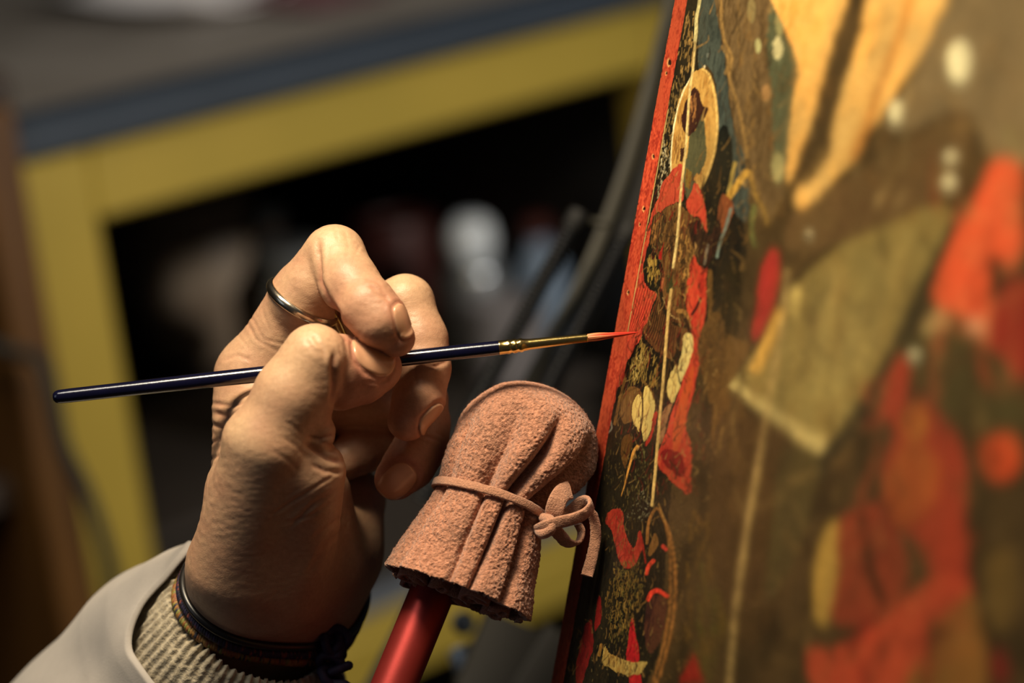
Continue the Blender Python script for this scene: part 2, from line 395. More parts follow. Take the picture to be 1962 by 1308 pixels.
for (a, b) in (((1096, 436, .935), (905, 785, .935)), ((1194, 462, .935), (1020, 805, .935))):
    p0, p1 = PD(*a), PD(*b); d = unit(p1 - p0); L = np.linalg.norm(p1 - p0) + 40
    n = int(L / 2.0); th = np.linspace(0, 2 * math.pi * n, n * 12)
    x1 = unit(np.cross(d, [0, 0, 1.0])); x2 = np.cross(d, x1)
    path = p0 + np.outer(np.linspace(0, L, n * 12), d) + np.outer(np.cos(th), x1) * 2.9 + np.outer(np.sin(th), x2) * 2.9
    v, f = sweep(path, circ(0.85, 6)); sp = mk('spring', v, f, M_sprb, easel)
    v, f = lathe([(2.0, 0), (2.1, L)], p0, d, 10); mk('rod', v, f, M_blk2, easel)
    kn = p0 - d * 3
    v, f = lathe([(0.5, -4.5), (3.6, -4.2), (4.2, -3), (4.2, 3), (3.6, 4.0), (0.5, 4.4)], kn, d, 20); mk('knob', v, f, M_blk2, easel, autosmooth=40)
    v, f = lathe([(1.6, -1), (1.6, 13)], kn, unit(np.array([0.93, -0.05, -0.3])), 10); mk('bracket_pin', v, f, M_mast, easel)
# lower bracket of the arm
c0 = PD(975, 1265, 0.98)
beam('bracket', c0 - ed * 18 - es * 2, c0 + ed * 16 - es * 2, 30.0, 22.0, M_blk, easel)
beam('bracket', PD(1015, 1330, 0.95), PD(1085, 1215, 0.95), 18.0, 16.0, M_blk, easel)
M_pg = mat('pale_grey_metal', lin(150, 160, 172), 0.35, metal=0.5, noise=0.2, nscale=30)
v, f = lathe([(1, 0), (6.5, 0.6), (6.5, 150), (1, 151)], PD(885, 1238, 0.99), unit(PD(985, 1500, 0.97) - PD(885, 1238, 0.99)), 20)
mk('clamp_tube', v, f, M_pg, easel, autosmooth=40, label='pale grey clamp tube')
v, f = lathe([(0.5, 0), (4, 1), (5, 4), (4, 7), (0.5, 8)], PD(885, 1195, 0.98), (0.2, 0.2, 1), 20)
mk('clamp_screw', v, f, M_pg, easel, autosmooth=40, label='bright round clamp screw')
# ================================================================== the painter's right hand (one continuous surface)
def cap(Q, a, b, r1, r2):
    ba = b - a; pa = Q - a
    t = np.clip((pa @ ba) / float(ba @ ba), 0, 1)
    d = pa - t[..., None] * ba
    return np.sqrt((d * d).sum(-1)) - (r1 + (r2 - r1) * t)
def smin(a, b, k):
    h = np.maximum(k - np.abs(a - b), 0) / k
    return np.minimum(a, b) - h * h * k * 0.25
def J(px, py, z): return P(px, py, z).astype(np.float32)

T_ = dict(
 idx=[(J(504,716,-19),11.6),(J(585,568,-10),9.9),(J(641,490,-3),9.2),(J(672,545,6),8.2),(J(705,583,12),7.6),(J(731,613,14),7.1),(J(760,648,12.5),5.4)],
 mid=[(J(530,740,-30),12),(J(660,640,-23),9.6),(J(777,581,-17),8.6),(J(806,650,-13),7.6),(J(812,705,-10.5),7.6),(J(802,760,-8),7.4),(J(781,806,-6),6.0)],
 ring=[(J(560,770,-46),11.5),(J(700,770,-38),9.2),(J(806,768,-30),8.2),(J(812,812,-25),7.5),(J(808,850,-21.5),7.6),(J(784,890,-18),7.3),(J(757,918,-15.5),6.3)],
 pin=[(J(590,810,-58),10.5),(J(700,825,-52),8.6),(J(796,822,-45),7.4),(J(740,845,-39),7.2),(J(690,862,-36),7.0),(J(662,880,-32),6.4)],
)
THB = [(J(452,1085,-4),13.5),(J(512,850,17),11.6),(J(560,755,19),10.6),(J(603,684,20),9.6)]
THD = [(J(608,692,17),9.2),(J(655,708,11),9.4),(J(700,708,7.5),8.4),(J(727,704,6.0),6.6)]

def chain(Q, js, k):
    d = None
    for (a, ra), (b, rb) in zip(js[:-1], js[1:]):
        c = cap(Q, a, b, ra, rb); d = c if d is None else smin(d, c, k)
    return d
PALM = [((490,724,-18),12.0,(486,1046,-12),12.6),((528,745,-30),12,(505,1065,-24),13),((560,775,-46),11.5,(540,1085,-36),13),((590,815,-58),10.2,(575,1095,-44),13)]
def hand_sdf(Q):
    Q = Q.astype(np.float32)
    d = None
    for a, ra, b, rb in PALM:
        c = cap(Q, J(*a), J(*b), ra, rb); d = c if d is None else smin(d, c, 9.0)
    # heel of the hand, little finger side and thumb muscle
    for a, ra, b, rb, k in (((672,960,-48),10.5,(640,1062,-42),12.8,9),((640,1062,-42),12.8,(580,1122,-36),13.6,9),
                            ((488,1094,-14),12.8,(545,1148,-36),14.4,16),
                            ((545,1118,-14),13.8,(592,905,10),10.2,11),((600,950,-20),11,(620,1080,-25),12,9)):
        d = smin(d, cap(Q, J(*a), J(*b), ra, rb), k)
    # wrist and forearm
    d = smin(d, cap(Q, J(455,1130,-14), J(256,1412,-70), 12.2, 15.6), 11)
    d = smin(d, cap(Q, J(545,1162,-38), J(352,1446,-94), 14.8, 17.0), 16)
    # thumb metacarpal joins the palm with a web of skin
    tb = chain(Q, THB, 2.5)
    web = smin(cap(Q, J(505,810,0), J(462,930,-3), 8.0, 9.6), cap(Q, J(470,780,-13), J(520,812,0), 6.5, 6.5), 6)
    d = smin(d, web, 5)
    d = smin(d, cap(Q, J(452,1085,-4), J(512,850,17), 13.5, 11.6), 7)
    A = None
    for k_ in ('idx', 'mid', 'ring', 'pin'):
        js = T_[k_]; c = cap(Q, js[0][0], js[1][0], js[0][1], js[1][1])
        c = smin(d, c, 6.0); A = c if A is None else smin(A, c, 1.2)
    # index: fold between the first and the second joint stays a crease
    for k_ in ('idx', 'mid', 'ring', 'pin'):
        js = T_[k_]
        pr = chain(Q, js[:3], 3.0); di = chain(Q, js[2:], 3.0)
        kf = 0.7 if k_ == 'idx' else 1.3
        if k_ == 'idx':
            pr = smin(pr, cap(Q, J(578,578,-6), J(596,552,-4), 9.0, 8.2), 3.0)      # soft flesh pushed up by the bend
            di = smin(di, cap(Q, J(697,592,14.0), J(722,620,15.0), 6.3, 6.0), 3.0)
        A = smin(A, smin(pr, di, kf), 1.0 if k_ != 'idx' else 1.2)
    # thumb
    td = chain(Q, THD, 3.0)
    td = smin(td, cap(Q, J(652,737,9), J(690,730,8), 7.4, 6.4), 3.0)
    tb = smin(tb, cap(Q, J(594,768,18), J(606,735,20), 6.5, 6.0), 3.0)
    tb = smin(tb, cap(Q, J(606,828,15), J(585,800,16), 5.6, 7.0), 2.5)
    tb = smin(tb, cap(Q, J(470,838,18), J(500,830,20), 5.2, 6.0), 5.0)            # joint head on the back of the thumb
    th = smin(tb, td, 1.2)
    A = smin(A, th, 1.2)
    return A

def surface_nets(f, org, h):
    s = f < 0
    nx, ny, nz = f.shape
    acc = np.zeros((nx-1, ny-1, nz-1, 3), np.float32); cnt = np.zeros((nx-1, ny-1, nz-1), np.float32)
    for ax in range(3):
        lo = [slice(None)] * 3; hi = [slice(None)] * 3; lo[ax] = slice(0, -1); hi[ax] = slice(1, None)
        a, b = f[tuple(lo)], f[tuple(hi)]
        x = (s[tuple(lo)] != s[tuple(hi)])
        t = np.where(x, a / np.where(x, a - b, 1), 0)
        o1, o2 = [k for k in range(3) if k != ax]
        n1, n2 = (nx, ny, nz)[o1], (nx, ny, nz)[o2]
        for d1 in (0, 1):
            for d2 in (0, 1):
                sl = [slice(None)] * 3; sl[o1] = slice(d1, n1 - 1 + d1); sl[o2] = slice(d2, n2 - 1 + d2)
                xs, ts = x[tuple(sl)], t[tuple(sl)]
                cnt += xs
                acc[..., ax] += np.where(xs, ts, 0)
                if d1: acc[..., o1] += xs
                if d2: acc[..., o2] += xs
    m = cnt > 0
    idx = -np.ones(m.shape, np.int64); idx[m] = np.arange(m.sum())
    cell = np.argwhere(m).astype(np.float32)
    V = org + (cell + acc[m] / cnt[m][:, None]) * h
    Fs = []
    for ax in range(3):
        lo = [slice(None)] * 3; hi = [slice(None)] * 3; lo[ax] = slice(0, -1); hi[ax] = slice(1, None)
        x = s[tuple(lo)] != s[tuple(hi)]; sgn = s[tuple(lo)]
        o1, o2 = [k for k in range(3) if k != ax]
        e = np.argwhere(x); sg = sgn[x]
        ok = (e[:, o1] > 0) & (e[:, o2] > 0) & (e[:, o1] < f.shape[o1]-1) & (e[:, o2] < f.shape[o2]-1)
        e, sg = e[ok], sg[ok]
        def at(d1, d2):
            q = e.copy(); q[:, o1] -= d1; q[:, o2] -= d2
            return idx[q[:, 0], q[:, 1], q[:, 2]]
        q = np.stack([at(1, 1), at(0, 1), at(0, 0), at(1, 0)], 1)
        flip = sg if ax != 1 else ~sg
        q[~flip] = q[~flip][:, ::-1]
        Fs.append(q)
    return V, np.concatenate(Fs)
def subdiv(V, F):
    """one linear split of every quad"""
    E = np.concatenate([F[:, [0, 1]], F[:, [1, 2]], F[:, [2, 3]], F[:, [3, 0]]]); E.sort(axis=1)
    ue, inv = np.unique(E, axis=0, return_inverse=True); inv = inv.ravel()
    n = len(V); em = V[ue].mean(1); fm = V[F].mean(1); nf = len(F)
    e = [inv[i * nf:(i + 1) * nf] + n for i in range(4)]; c = np.arange(nf) + n + len(ue)
    NF = np.concatenate([np.stack([F[:, 0], e[0], c, e[3]], 1), np.stack([e[0], F[:, 1], e[1], c], 1),
                         np.stack([c, e[1], F[:, 2], e[2]], 1), np.stack([e[3], c, e[2], F[:, 3]], 1)])
    return np.concatenate([V, em, fm]), NF
def grad(f, V, e=0.25):
    g = np.stack([f(V + np.array(d)) - f(V - np.array(d)) for d in ((e, 0, 0), (0, e, 0), (0, 0, e))], -1)
    return g / (np.linalg.norm(g, axis=1)[:, None] + 1e-9)

HS = 1.0
lo = np.array([-122, -122, -112.0]); hi = np.array([-12, 42, 40.0])
ax_ = [np.arange(l, h_, HS, dtype=np.float32) for l, h_ in zip(lo, hi)]
Gd = np.empty((len(ax_[0]), len(ax_[1]), len(ax_[2])), np.float32)
for i0 in range(0, len(ax_[0]), 16):
    g = np.stack(np.meshgrid(ax_[0][i0:i0+16], ax_[1], ax_[2], indexing='ij'), -1)
    Gd[i0:i0+16] = hand_sdf(g)
HV, HF = surface_nets(Gd, lo, HS); del Gd
HV = HV.astype(np.float64)
# soften and settle on the surface, then split once
for it in range(2):
    n = grad(hand_sdf, HV); HV = HV - n * hand_sdf(HV)[:, None]
HV, HF = subdiv(HV, HF)
HN = grad(hand_sdf, HV); HV = HV - HN * hand_sdf(HV)[:, None]
inside = (HV > lo + 1.5).all(1) & (HV < hi - 1.5).all(1)

# ---- nails: frame = centre, distal direction, outward normal, width, length
NAILS = [
 ('thumb', (716,684,13), (0.95,-0.16,-0.26), (0.20,0.60,0.77), 12.6, 14.6),
 ('index', (760,624,16), (0.55,-0.82,-0.05), (0.72,0.46,0.52), 7.6, 10.4),
 ('middle', (806,796,-6), (-0.36,-0.88,0.22), (0.88,-0.28,0.34), 8.6, 11.0),
 ('ring', (757,920,-12), (-0.60,-0.72,0.34), (0.44,-0.10,0.88), 9.8, 11.8),
]
def nframe(nl):
    _, c, d, n, w, l = nl
    n = unit(n); d = unit(np.array(d) - n * np.dot(d, n)); s = np.cross(n, d)
    return P(*c), d, n, s, w, l
def tosurf(p, n, far=9.0, f=None):
    f = f or hand_sdf
    q = p + n * far
    for _ in range(40):
        q = q - n * (f(q) * 0.8)[:, None]
    return q
def nail_e(u, v):          # superellipse-like outline value, 1 on the border; v -1 (root) .. 1 (free edge)
    return (np.abs(u) ** 2.6 + np.abs(v) ** 2.6) ** (1 / 2.6)
NSDF = {'thumb': lambda Q: chain(np.asarray(Q, dtype=np.float32), THD, 3.0)}
for a_, b_ in (('index', 'idx'), ('middle', 'mid'), ('ring', 'ring')):
    NSDF[a_] = (lambda js: (lambda Q: chain(np.asarray(Q, dtype=np.float32), js[2:], 3.0)))(T_[b_])
disp = np.zeros(len(HV)); reds = np.zeros(len(HV))
NP_ = []; NFR = []
for nl in NAILS:
    c, d, n, s, w, l = nframe(nl)
    c0 = tosurf(c[None], n, f=NSDF[nl[0]])[0]
    NP_.append(c0)
    n = grad(NSDF[nl[0]], c0[None])[0]; d = unit(d - n * np.dot(d, n)); s = np.cross(n, d); NFR.append((c0, d, n, s, w, l))
    r = HV - c0; hgt = r @ n
    u = (r @ s) / (w / 2); v = (r @ d) / (l / 2)
    near = (np.abs(hgt) < 5.5) & (HN @ n > -0.1) & (np.abs(u) < 2) & (np.abs(v) < 2)
    e = nail_e(u, v)
    near &= np.abs(NSDF[nl[0]](HV)) < 0.5
    g = np.where(near, -0.28 * np.exp(-((e - 1.04) / 0.09) ** 2) + 0.16 * np.exp(-((e - 1.25) / 0.13) ** 2) * (v < 0.55), 0)
    disp += g
    reds += np.where(near, 0.55 * np.exp(-((e - 1.2) / 0.25) ** 2), 0)

# ---- creases of the skin: polylines on the visible side (readings), depth mm, width mm
hx, hy = proj(HV)
front = HN[:, 2] > -0.25
def crease(pts, depth, width, zr=None, ridge=0.35):
    global disp
    pts = [np.array(p, float) for p in pts]; d = np.full(len(HV), 1e9)
    x0 = min(p[0] for p in pts) - 60; x1 = max(p[0] for p in pts) + 60; y0 = min(p[1] for p in pts) - 60; y1 = max(p[1] for p in pts) + 60
    m = front & (hx > x0) & (hx < x1) & (hy > y0) & (hy < y1)
    if zr: m &= (HV[:, 2] > zr[0]) & (HV[:, 2] < zr[1])
    ii = np.where(m)[0]
    if len(ii) == 0: return
    q = np.stack([hx[ii], hy[ii]], 1); dd = np.full(len(ii), 1e9); tt = np.zeros(len(ii)); L = len(pts) - 1
    for k in range(L):
        a, b = pts[k], pts[k + 1]; ba = b - a; t = np.clip(((q - a) @ ba) / (ba @ ba), 0, 1)
        x = np.linalg.norm(q - a - t[:, None] * ba, axis=1); mm = x < dd
        dd[mm] = x[mm]; tt[mm] = (k + t[mm]) / L
    dd /= SC; fade = np.clip(np.minimum(tt, 1 - tt) * 6 + 0.25, 0, 1)
    disp[ii] += fade * depth * (-np.exp(-(dd / width) ** 2) + ridge * np.exp(-((dd - 2.2 * width) / (1.2 * width)) ** 2))
TZ = (2, 60)
# thumb: folds under the ball, over the joint, on the root
for pts, dp, wd in ((((655,885),(628,878),(605,862),(588,850)),0.8,0.7), (((640,832),(612,840),(590,838)),0.55,0.6), (((652,905),(622,902),(598,890)),0.45,0.6),
                    (((637,772),(640,740),(638,705),(640,676)),0.8,0.8),
                    (((600,640),(618,668),(624,690)),0.20,0.5), (((585,650),(603,675)),0.15,0.5), (((540,838),(565,852),(590,880)),0.12,0.6),
                    (((520,862),(550,880),(575,905)),0.10,0.6), (((545,806),(562,815),(580,835)),0.10,0.5),
                    (((655,860),(630,852),(612,845)),0.3,0.4),
                    (((690,640),(672,660),(676,690),(694,706)),0.15,0.5), (((660,650),(664,676)),0.16,0.5), (((650,660),(655,690)),0.14,0.4),
                    (((700,730),(728,736),(748,724)),0.2,0.5)):
    crease(pts, dp, wd, TZ)
# palm lines below the thumb
for pts, dp, wd in ((((650,935),(600,965),(555,1010)),0.25,0.6), (((640,960),(590,990),(545,1000)),0.2,0.5), (((655,990),(600,1030)),0.2,0.6), (((648,905),(585,945),(520,985)),0.2,0.5),
                    (((660,1010),(620,1050),(590,1100)),0.22,0.7), (((640,1040),(620,1110)),0.18,0.6)):
    crease(pts, dp, wd)
# web between thumb and index
for pts, dp, wd in ((((408,790),(440,800),(470,790),(505,765)),0.42,0.8), (((405,812),(432,822),(455,815)),0.4,0.6), (((404,772),(440,778),(480,768),(515,750)),0.35,0.6),
                    (((402,850),(420,842),(440,838)),0.3,0.5), (((401,880),(425,870)),0.25,0.5), (((430,690),(455,680),(480,690)),0.2,0.5)):
    crease(pts, dp, wd, (-40, 14))
# index: base creases and back of the joints
for pts, dp, wd in ((((470,610),(490,650),(530,672)),0.14,0.45), (((478,600),(505,650),(550,660)),0.12,0.4), (((500,590),(520,640)),0.08,0.4), (((455,640),(480,672)),0.08,0.4),
                    (((610,462),(611,500),(613,538),(628,572),(646,598),(650,618)),0.75,0.75),
                    (((735,555),(722,540),(700,535)),0.22,0.5), (((745,570),(728,556),(708,548)),0.28,0.5), (((755,590),(738,570),(718,560)),0.22,0.5),
                    (((660,440),(668,470),(662,500)),0.12,0.5), (((690,470),(680,490)),0.12,0.4), (((640,432),(648,460)),0.1,0.4)):
    crease(pts, dp, wd, (-30, 40))
for pts, dp, wd in ((((858,690),(835,702),(812,700)),0.35,0.6), (((790,690),(800,745)),0.12,0.5), (((845,845),(825,838),(805,832)),0.3,0.5), (((852,838),(832,826)),0.2,0.5), (((725,880),(705,900)),0.3,0.6)):
    crease(pts, dp, wd, (-60, 5))
# fine skin relief
q = HV
fine = vnoise(q / np.array([1.9, 0.9, 1.4]), 3) * 0.09 + vnoise(q / 0.8, 5) * 0.05 + vnoise(q / 7.0, 9) * 0.14
# wrinkled back of the hand at the left
backm = sstep(470, 405, hx) * sstep(740, 800, hy) * sstep(1110, 1000, hy)
fine += backm * (vnoise(q / np.array([3.0, 1.5, 2.4]), 21) * 0.20)
knm = np.exp(-(((hx - 735) / 32) ** 2 + ((hy - 560) / 30) ** 2)) * (HV[:, 2] > -4) + 0.8 * np.exp(-(((hx - 600) / 40) ** 2 + ((hy - 655) / 30) ** 2)) * (HV[:, 2] > 5)
fine += knm * vnoise(q / np.array([1.8, 1.0, 1.4]), 33) * 0.25
# fingerprint ridges on the pads
HV2 = HV + HN * (np.where(inside, disp + fine, 0))[:, None]

# ---- colour of the skin (redder tips and folds, paler knuckles)
base = np.array(lin(186, 149, 119)); redc = np.array(lin(176, 121, 99)); yel = np.array(lin(202, 169, 134))
tip = np.zeros(len(HV))
for p_, s_ in (((745,640,10),13),((690,735,12),15),((785,800,-8),13),((755,915,-16),12),((690,600,12),9)):
    tip = np.maximum(tip, np.exp(-(np.linalg.norm(HV - P(*p_), axis=1) / s_) ** 2))
kn = np.zeros(len(HV))
for p_, s_ in (((600,645,28),9),((640,450,4),9),((775,535,-14),9),((455,825,24),7),((550,690,28),12)):
    kn = np.maximum(kn, np.exp(-(np.linalg.norm(HV - P(*p_), axis=1) / s_) ** 2))
mott = vnoise(HV / 6.0, 44, 2); mott2 = vnoise(HV / 1.6, 45)
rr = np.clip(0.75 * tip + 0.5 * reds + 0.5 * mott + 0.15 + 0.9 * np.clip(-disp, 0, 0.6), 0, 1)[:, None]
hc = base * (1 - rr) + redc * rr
kk = np.clip(kn * 0.7 - 0.3 * mott, 0, 1)[:, None]; hc = hc * (1 - kk) + yel * kk
hc = hc * (1 + 0.10 * mott2)[:, None]
M_skin = mat('skin', (0.6, 0.36, 0.22), 0.46, attr='Col', noise=0.18, nscale=900, bump=0.4, bscale=2400, bdist=0.0002, sss=0.10, sssr=(1.0, 0.5, 0.3), ssss=0.0025, spec=0.42)
M_nail = mat('nail', lin(196, 148, 116), 0.28, noise=0.3, nscale=120, col2=lin(206, 158, 126), sss=0.1, ssss=0.002, spec=0.5, coat=0.25)

AX_ARM = unit([0.47, 0.69, 0.55]); E_R = unit([0.83, -0.56, 0.0]); E_R = unit(E_R - AX_ARM * np.dot(E_R, AX_ARM)); E_F = np.cross(E_R, AX_ARM)
if E_F[2] < 0: E_F = -E_F
O_ARM = P(503, 1152, -25)
person = empty('person', W(O_ARM - AX_ARM * 70), 'person in a white smock pinching a fine paintbrush, only hand and sleeve in view', 'person')
hand = mk('hand', HV2, HF, M_skin, person, cols=hc)
for nl, fr in zip(NAILS, NFR):
    c0, d, n, s, w, l = fr
    nu, nv = 22, 24; V = []
    for i in range(nu):
        for j in range(nv):
            a, b = i / (nu - 1) * 2 - 1, j / (nv - 1) * 2 - 1
            # square to rounded outline
            e = max(abs(a), abs(b)); r_ = nail_e(np.array(a), np.array(b)); k = e / r_ if r_ > 0 else 1
            V.append(c0 + s * (a * k * w / 2) + d * (b * k * l / 2))
    V = np.array(V); S = V + n * 3.0; fN = NSDF[nl[0]]
    for _ in range(14): S = S - n * np.clip(fN(S) / np.maximum(grad(fN, S) @ n, 0.45), -2, 2)[:, None]
    N2 = grad(fN, S)
    ab = np.array([(i / (nu - 1) * 2 - 1, j / (nv - 1) * 2 - 1) for i in range(nu) for j in range(nv)])
    e = np.abs(ab).max(1)
    h = 0.16 - 0.62 * sstep(0.90, 1.0, e) * np.where(ab[:, 1] > 0.9, 0.4, 1.0) + 0.25 * sstep(0.6, 1.0, ab[:, 1]) * (1 - sstep(0.95, 1, np.abs(ab[:, 0])))
    cen = 0.18 * (1 - ab[:, 0] ** 2)
    m = mk('fingernail', S + N2 * (h + cen)[:, None], gridfaces(nu, nv)[:, ::-1].copy(), M_nail, hand)
    md = m.modifiers.new('thickness', 'SOLIDIFY'); md.thickness = 0.0004; md.offset = -1

# ---- sleeve and knitted cuff
def arm_pt(h, r, phi, q=1.0):
    return O_ARM + AX_ARM * h + (E_R * math.cos(phi) + E_F * math.sin(phi) * q) * r
M_smock = mat('white_smock_cloth', lin(166, 160, 155), 0.75, noise=0.25, nscale=300, col2=lin(152, 146, 141), bump=0.25, bscale=1500, bdist=0.0002, sheen=0.2)
M_knit = mat('beige_knit', lin(178, 166, 142), 0.95, noise=0.9, nscale=420, col2=lin(132, 120, 98), bump=0.9, bscale=900, bdist=0.0006, sheen=0.3)
prof_h = [3, -6, -13, -28, -43, -64, -80, -110, -150]; prof_r = [28.5, 31.5, 35.5, 41.5, 46.0, 49.0, 52.0, 57.0, 58.0]
def sl_r(h): return np.interp(-h, [-x for x in prof_h], prof_r)
nph, nh = 180, 120; V = []
for i in range(nph):
    phi = 2 * math.pi * i / nph
    dphi = abs((math.degrees(phi) - 180 + 180) % 360 - 180)
    he = 2.0 - 25.0 * sstep(0, 52, dphi)
    for j in range(nh):
        t = j / (nh - 1); h = he + (-150 - he) * t ** 1.3
        r = sl_r(h + (1 - min(1, t * 8)) * 0)
        wr = 2.2 * math.sin(phi * 3 + h * 0.09 + 0.8) * min(1, t * 4) + 1.4 * math.sin(h * 0.16 + 2.2 * math.sin(phi * 2 + 0.6)) * min(1, t * 3)
        wr *= 1 - 0.85 * math.exp(-(dphi / 30.0) ** 2)
        # hem roll at the very end
        hem = -1.8 * math.exp(-(t / 0.012) ** 2)
        lowr = 0.0 if math.sin(phi) <= 0 else -4.0 * math.sin(phi) * min(1, t * 3 + 0.3)
        V.append(arm_pt(h, r + wr + hem + lowr, phi, 0.92))
V = np.array(V); V += (vnoise(V / 14.0, 61)[:, None]) * 2.0
slv = mk('sleeve', V, gridfaces(nph, nh, wrap_u=True), M_smock, person, label='white smock sleeve')
md = slv.modifiers.new('thickness', 'SOLIDIFY'); md.thickness = 0.0009; md.offset = -1
nph, nh = 400, 70; V = []
nr = 64
for i in range(nph):
    phi = 2 * math.pi * i / nph
    for j in range(nh):
        t = j / (nh - 1); h = -6.5 - 42 * t + 0.9 * math.cos(phi * nr) * math.exp(-(t / 0.05) ** 2)
        r = 27.3 + 5.5 * t + 2.0 * math.sin(min(1.0, t * 3) * math.pi / 2) + (0.30 + 0.1 * math.sin(phi * 5 + h * 0.2)) * math.cos(phi * nr + 0.5 * math.sin(h * 0.3)) - 1.6 * math.exp(-(t / 0.02) ** 2)
        V.append(arm_pt(h, r, phi, 0.97))
V = np.array(V); V += (vnoise(V / 1.3, 71)[:, None]) * 0.6 + (vnoise(V / 6.0, 72)[:, None]) * 1.2
cf = mk('cuff', V, gridfaces(nph, nh, wrap_u=True), M_knit, slv, label='beige ribbed knit cuff')
md = cf.modifiers.new('thickness', 'SOLIDIFY'); md.thickness = 0.0012; md.offset = -1

# ---- rings
def girdle(c, n, f, off, k=72, smooth=3, rmax=40):
    """closed path round a limb: surface of f met from the axis point c in the plane across n, plus off"""
    n = unit(n); a = unit(np.cross(n, [0.3, 0.2, 0.9])); b = np.cross(n, a)
    th = 2 * math.pi * np.arange(k) / k; dr = np.outer(np.cos(th), a) + np.outer(np.sin(th), b)
    q = c + dr * rmax
    for _ in range(60): q = q - dr * (f(q) * 0.8)[:, None]
    r = ((q - c) * dr).sum(1)
    for _ in range(smooth): r = (np.roll(r, 1) + r + np.roll(r, -1)) / 3
    q = c + dr * (r + off)[:, None]
    for _ in range(8):                       # stay outside the flesh around it
        e = np.clip(off - hand_sdf(q), 0, 0.5) * (np.linalg.norm(q - c, axis=1) - r < 3.0); q = q + dr * e[:, None]
    rr_ = ((q - c) * dr).sum(1)
    for _ in range(2): rr_ = np.maximum(rr_, (np.roll(rr_, 1) + rr_ + np.roll(rr_, -1)) / 3)
    return c + dr * rr_[:, None], dr, r
M_silver = mat('worn_silver_gold', (0.66, 0.58, 0.46), 0.24, metal=1.0, noise=0.4, nscale=500, col2=(0.42, 0.36, 0.28), bump=0.2, bscale=900, bdist=0.0002)
idxf = lambda Q: chain(np.asarray(Q, dtype=np.float32), T_['idx'][:3], 3.0)
def band(name, path, dr, n, w, t, m, parent=None, **kw):
    """flat half-round band: profile across the finger axis n"""
    k = len(path); prof = [(math.cos(a) * w / 2, max(0, math.sin(a)) * t - (0.35 if math.sin(a) < 0 else 0)) for a in np.linspace(0, 2 * math.pi, 14, endpoint=False)]
    V = np.array([path[i] + unit(n) * x + dr[i] * y for i in range(k) for x, y in prof])
    return mk(name, V, gridfaces(k, len(prof), wrap_u=True, wrap_v=True), m, parent, **kw)
path, dr, r = girdle(P(570, 580, -6.5), (0.53, 0.82, 0.22), idxf, 0.15, 90, 6, 16)
ring1 = empty('ring', W(path.mean(0)), 'thin worn silver ring round the index finger above its base', 'ring', 'rings on the hand')
band('band', path, dr, (0.53, 0.82, 0.22), 3.0, 1.2, M_silver, ring1)
midf = lambda Q: chain(np.asarray(Q, dtype=np.float32), T_['mid'][:3], 3.0)
n2 = unit((P(777,581,-17) - P(660,640,-23)))
path, dr, r = girdle(P(672, 634, -22.3), n2, midf, 0.15, 72, 6, 16)
M_brass = mat('dark_brass', (0.50, 0.36, 0.16), 0.25, metal=1.0, noise=0.4, nscale=500, col2=(0.3, 0.2, 0.08))
ring2 = empty('ring', W(path.mean(0)), 'dark brass ring on the middle finger, half hidden in the gap above the thumb nail', 'ring', 'rings on the hand')
band('band', path, dr, n2, 4.0, 1.2, M_brass, ring2)
i_ = int(np.argmax(path[:, 2] - 0.3 * path[:, 1])); v, f = lathe([(1.6, -0.3), (1.7, 0.9), (1.3, 1.5), (0.6, 1.8), (0.05, 1.85)], path[i_], dr[i_], 14)
mk('stone', v, f, M_silver, ring2)

# ---- hair tie and cord bracelets on the wrist
def wristpath(h, r0, off, k=160, q=1.0, tilt=0.0, wob=0.0):
    ph = 2 * math.pi * np.arange(k) / k; dr = np.outer(np.cos(ph), E_R) + np.outer(np.sin(ph), E_F); c = O_ARM + AX_ARM * h
    pq = c + dr * 44.0
    for _ in range(60): pq = pq - dr * (hand_sdf(pq) * 0.7)[:, None]
    rs = ((pq - c) * dr).sum(1); r1 = rs.copy()
    for _ in range(40): r1 = np.maximum(rs, (np.roll(r1, 1) + r1 + np.roll(r1, -1)) / 3)
    for _ in range(10): r1 = (np.roll(r1, 1) + r1 + np.roll(r1, -1)) / 3
    return np.array([c[None, :] + dr * (r1 + off)[:, None] + AX_ARM[None, :] * (wob * np.sin(3 * ph + 1.0))[:, None]])[0]
    out = []
    for i in range(k):
        ph = 2 * math.pi * i / k
        out.append(arm_pt(h + tilt * math.cos(ph) + wob * math.sin(3 * ph + 1.0), r0 + off + 0.6 * wob * math.sin(2 * ph), ph, q))
    return np.array(out)
M_rub = mat('black_elastic', lin(22, 19, 18), 0.35, noise=0.3, nscale=300, spec=0.6)
ht = wristpath(1.5, 27.2, 1.0, 160, 0.98)
v, f = sweep(ht, circ(1.25, 12), closed=True); mk('hair_tie', v, f, M_rub, None, label='smooth black elastic hair tie round the wrist, next to the skin', cat='hair tie')
def braid(name, base, r, cols, turns, label, cat, parent_name='cord'):
    k = len(base); fine = spline(base, 900, closed=True)
    t, a, b = frames(fine, closed=True)
    root = empty(name, W(fine.mean(0)), label, cat)
    for sidx in range(3):
        th = np.linspace(0, 2 * math.pi * turns, 900, endpoint=False) + 2 * math.pi * sidx / 3
        pth = fine + (a * np.cos(th)[:, None] + b * np.sin(th)[:, None]) * r * 0.62
        v, f = sweep(pth, circ(r * 0.62, 7), closed=True)
        rs = np.random.RandomState(sidx + int(turns)); seg = np.repeat(rs.randint(0, len(cols), 300), 3)
        cc = np.repeat(np.array([cols[i] for i in seg]), 7, axis=0)
        mk(parent_name, v, f, M_cord, root, cols=cc)
    return root
M_cord = mat('woven_cord', (0.3, 0.2, 0.1), 0.6, attr='Col', noise=0.6, nscale=1500, bump=0.6, bscale=2500, bdist=0.0002)
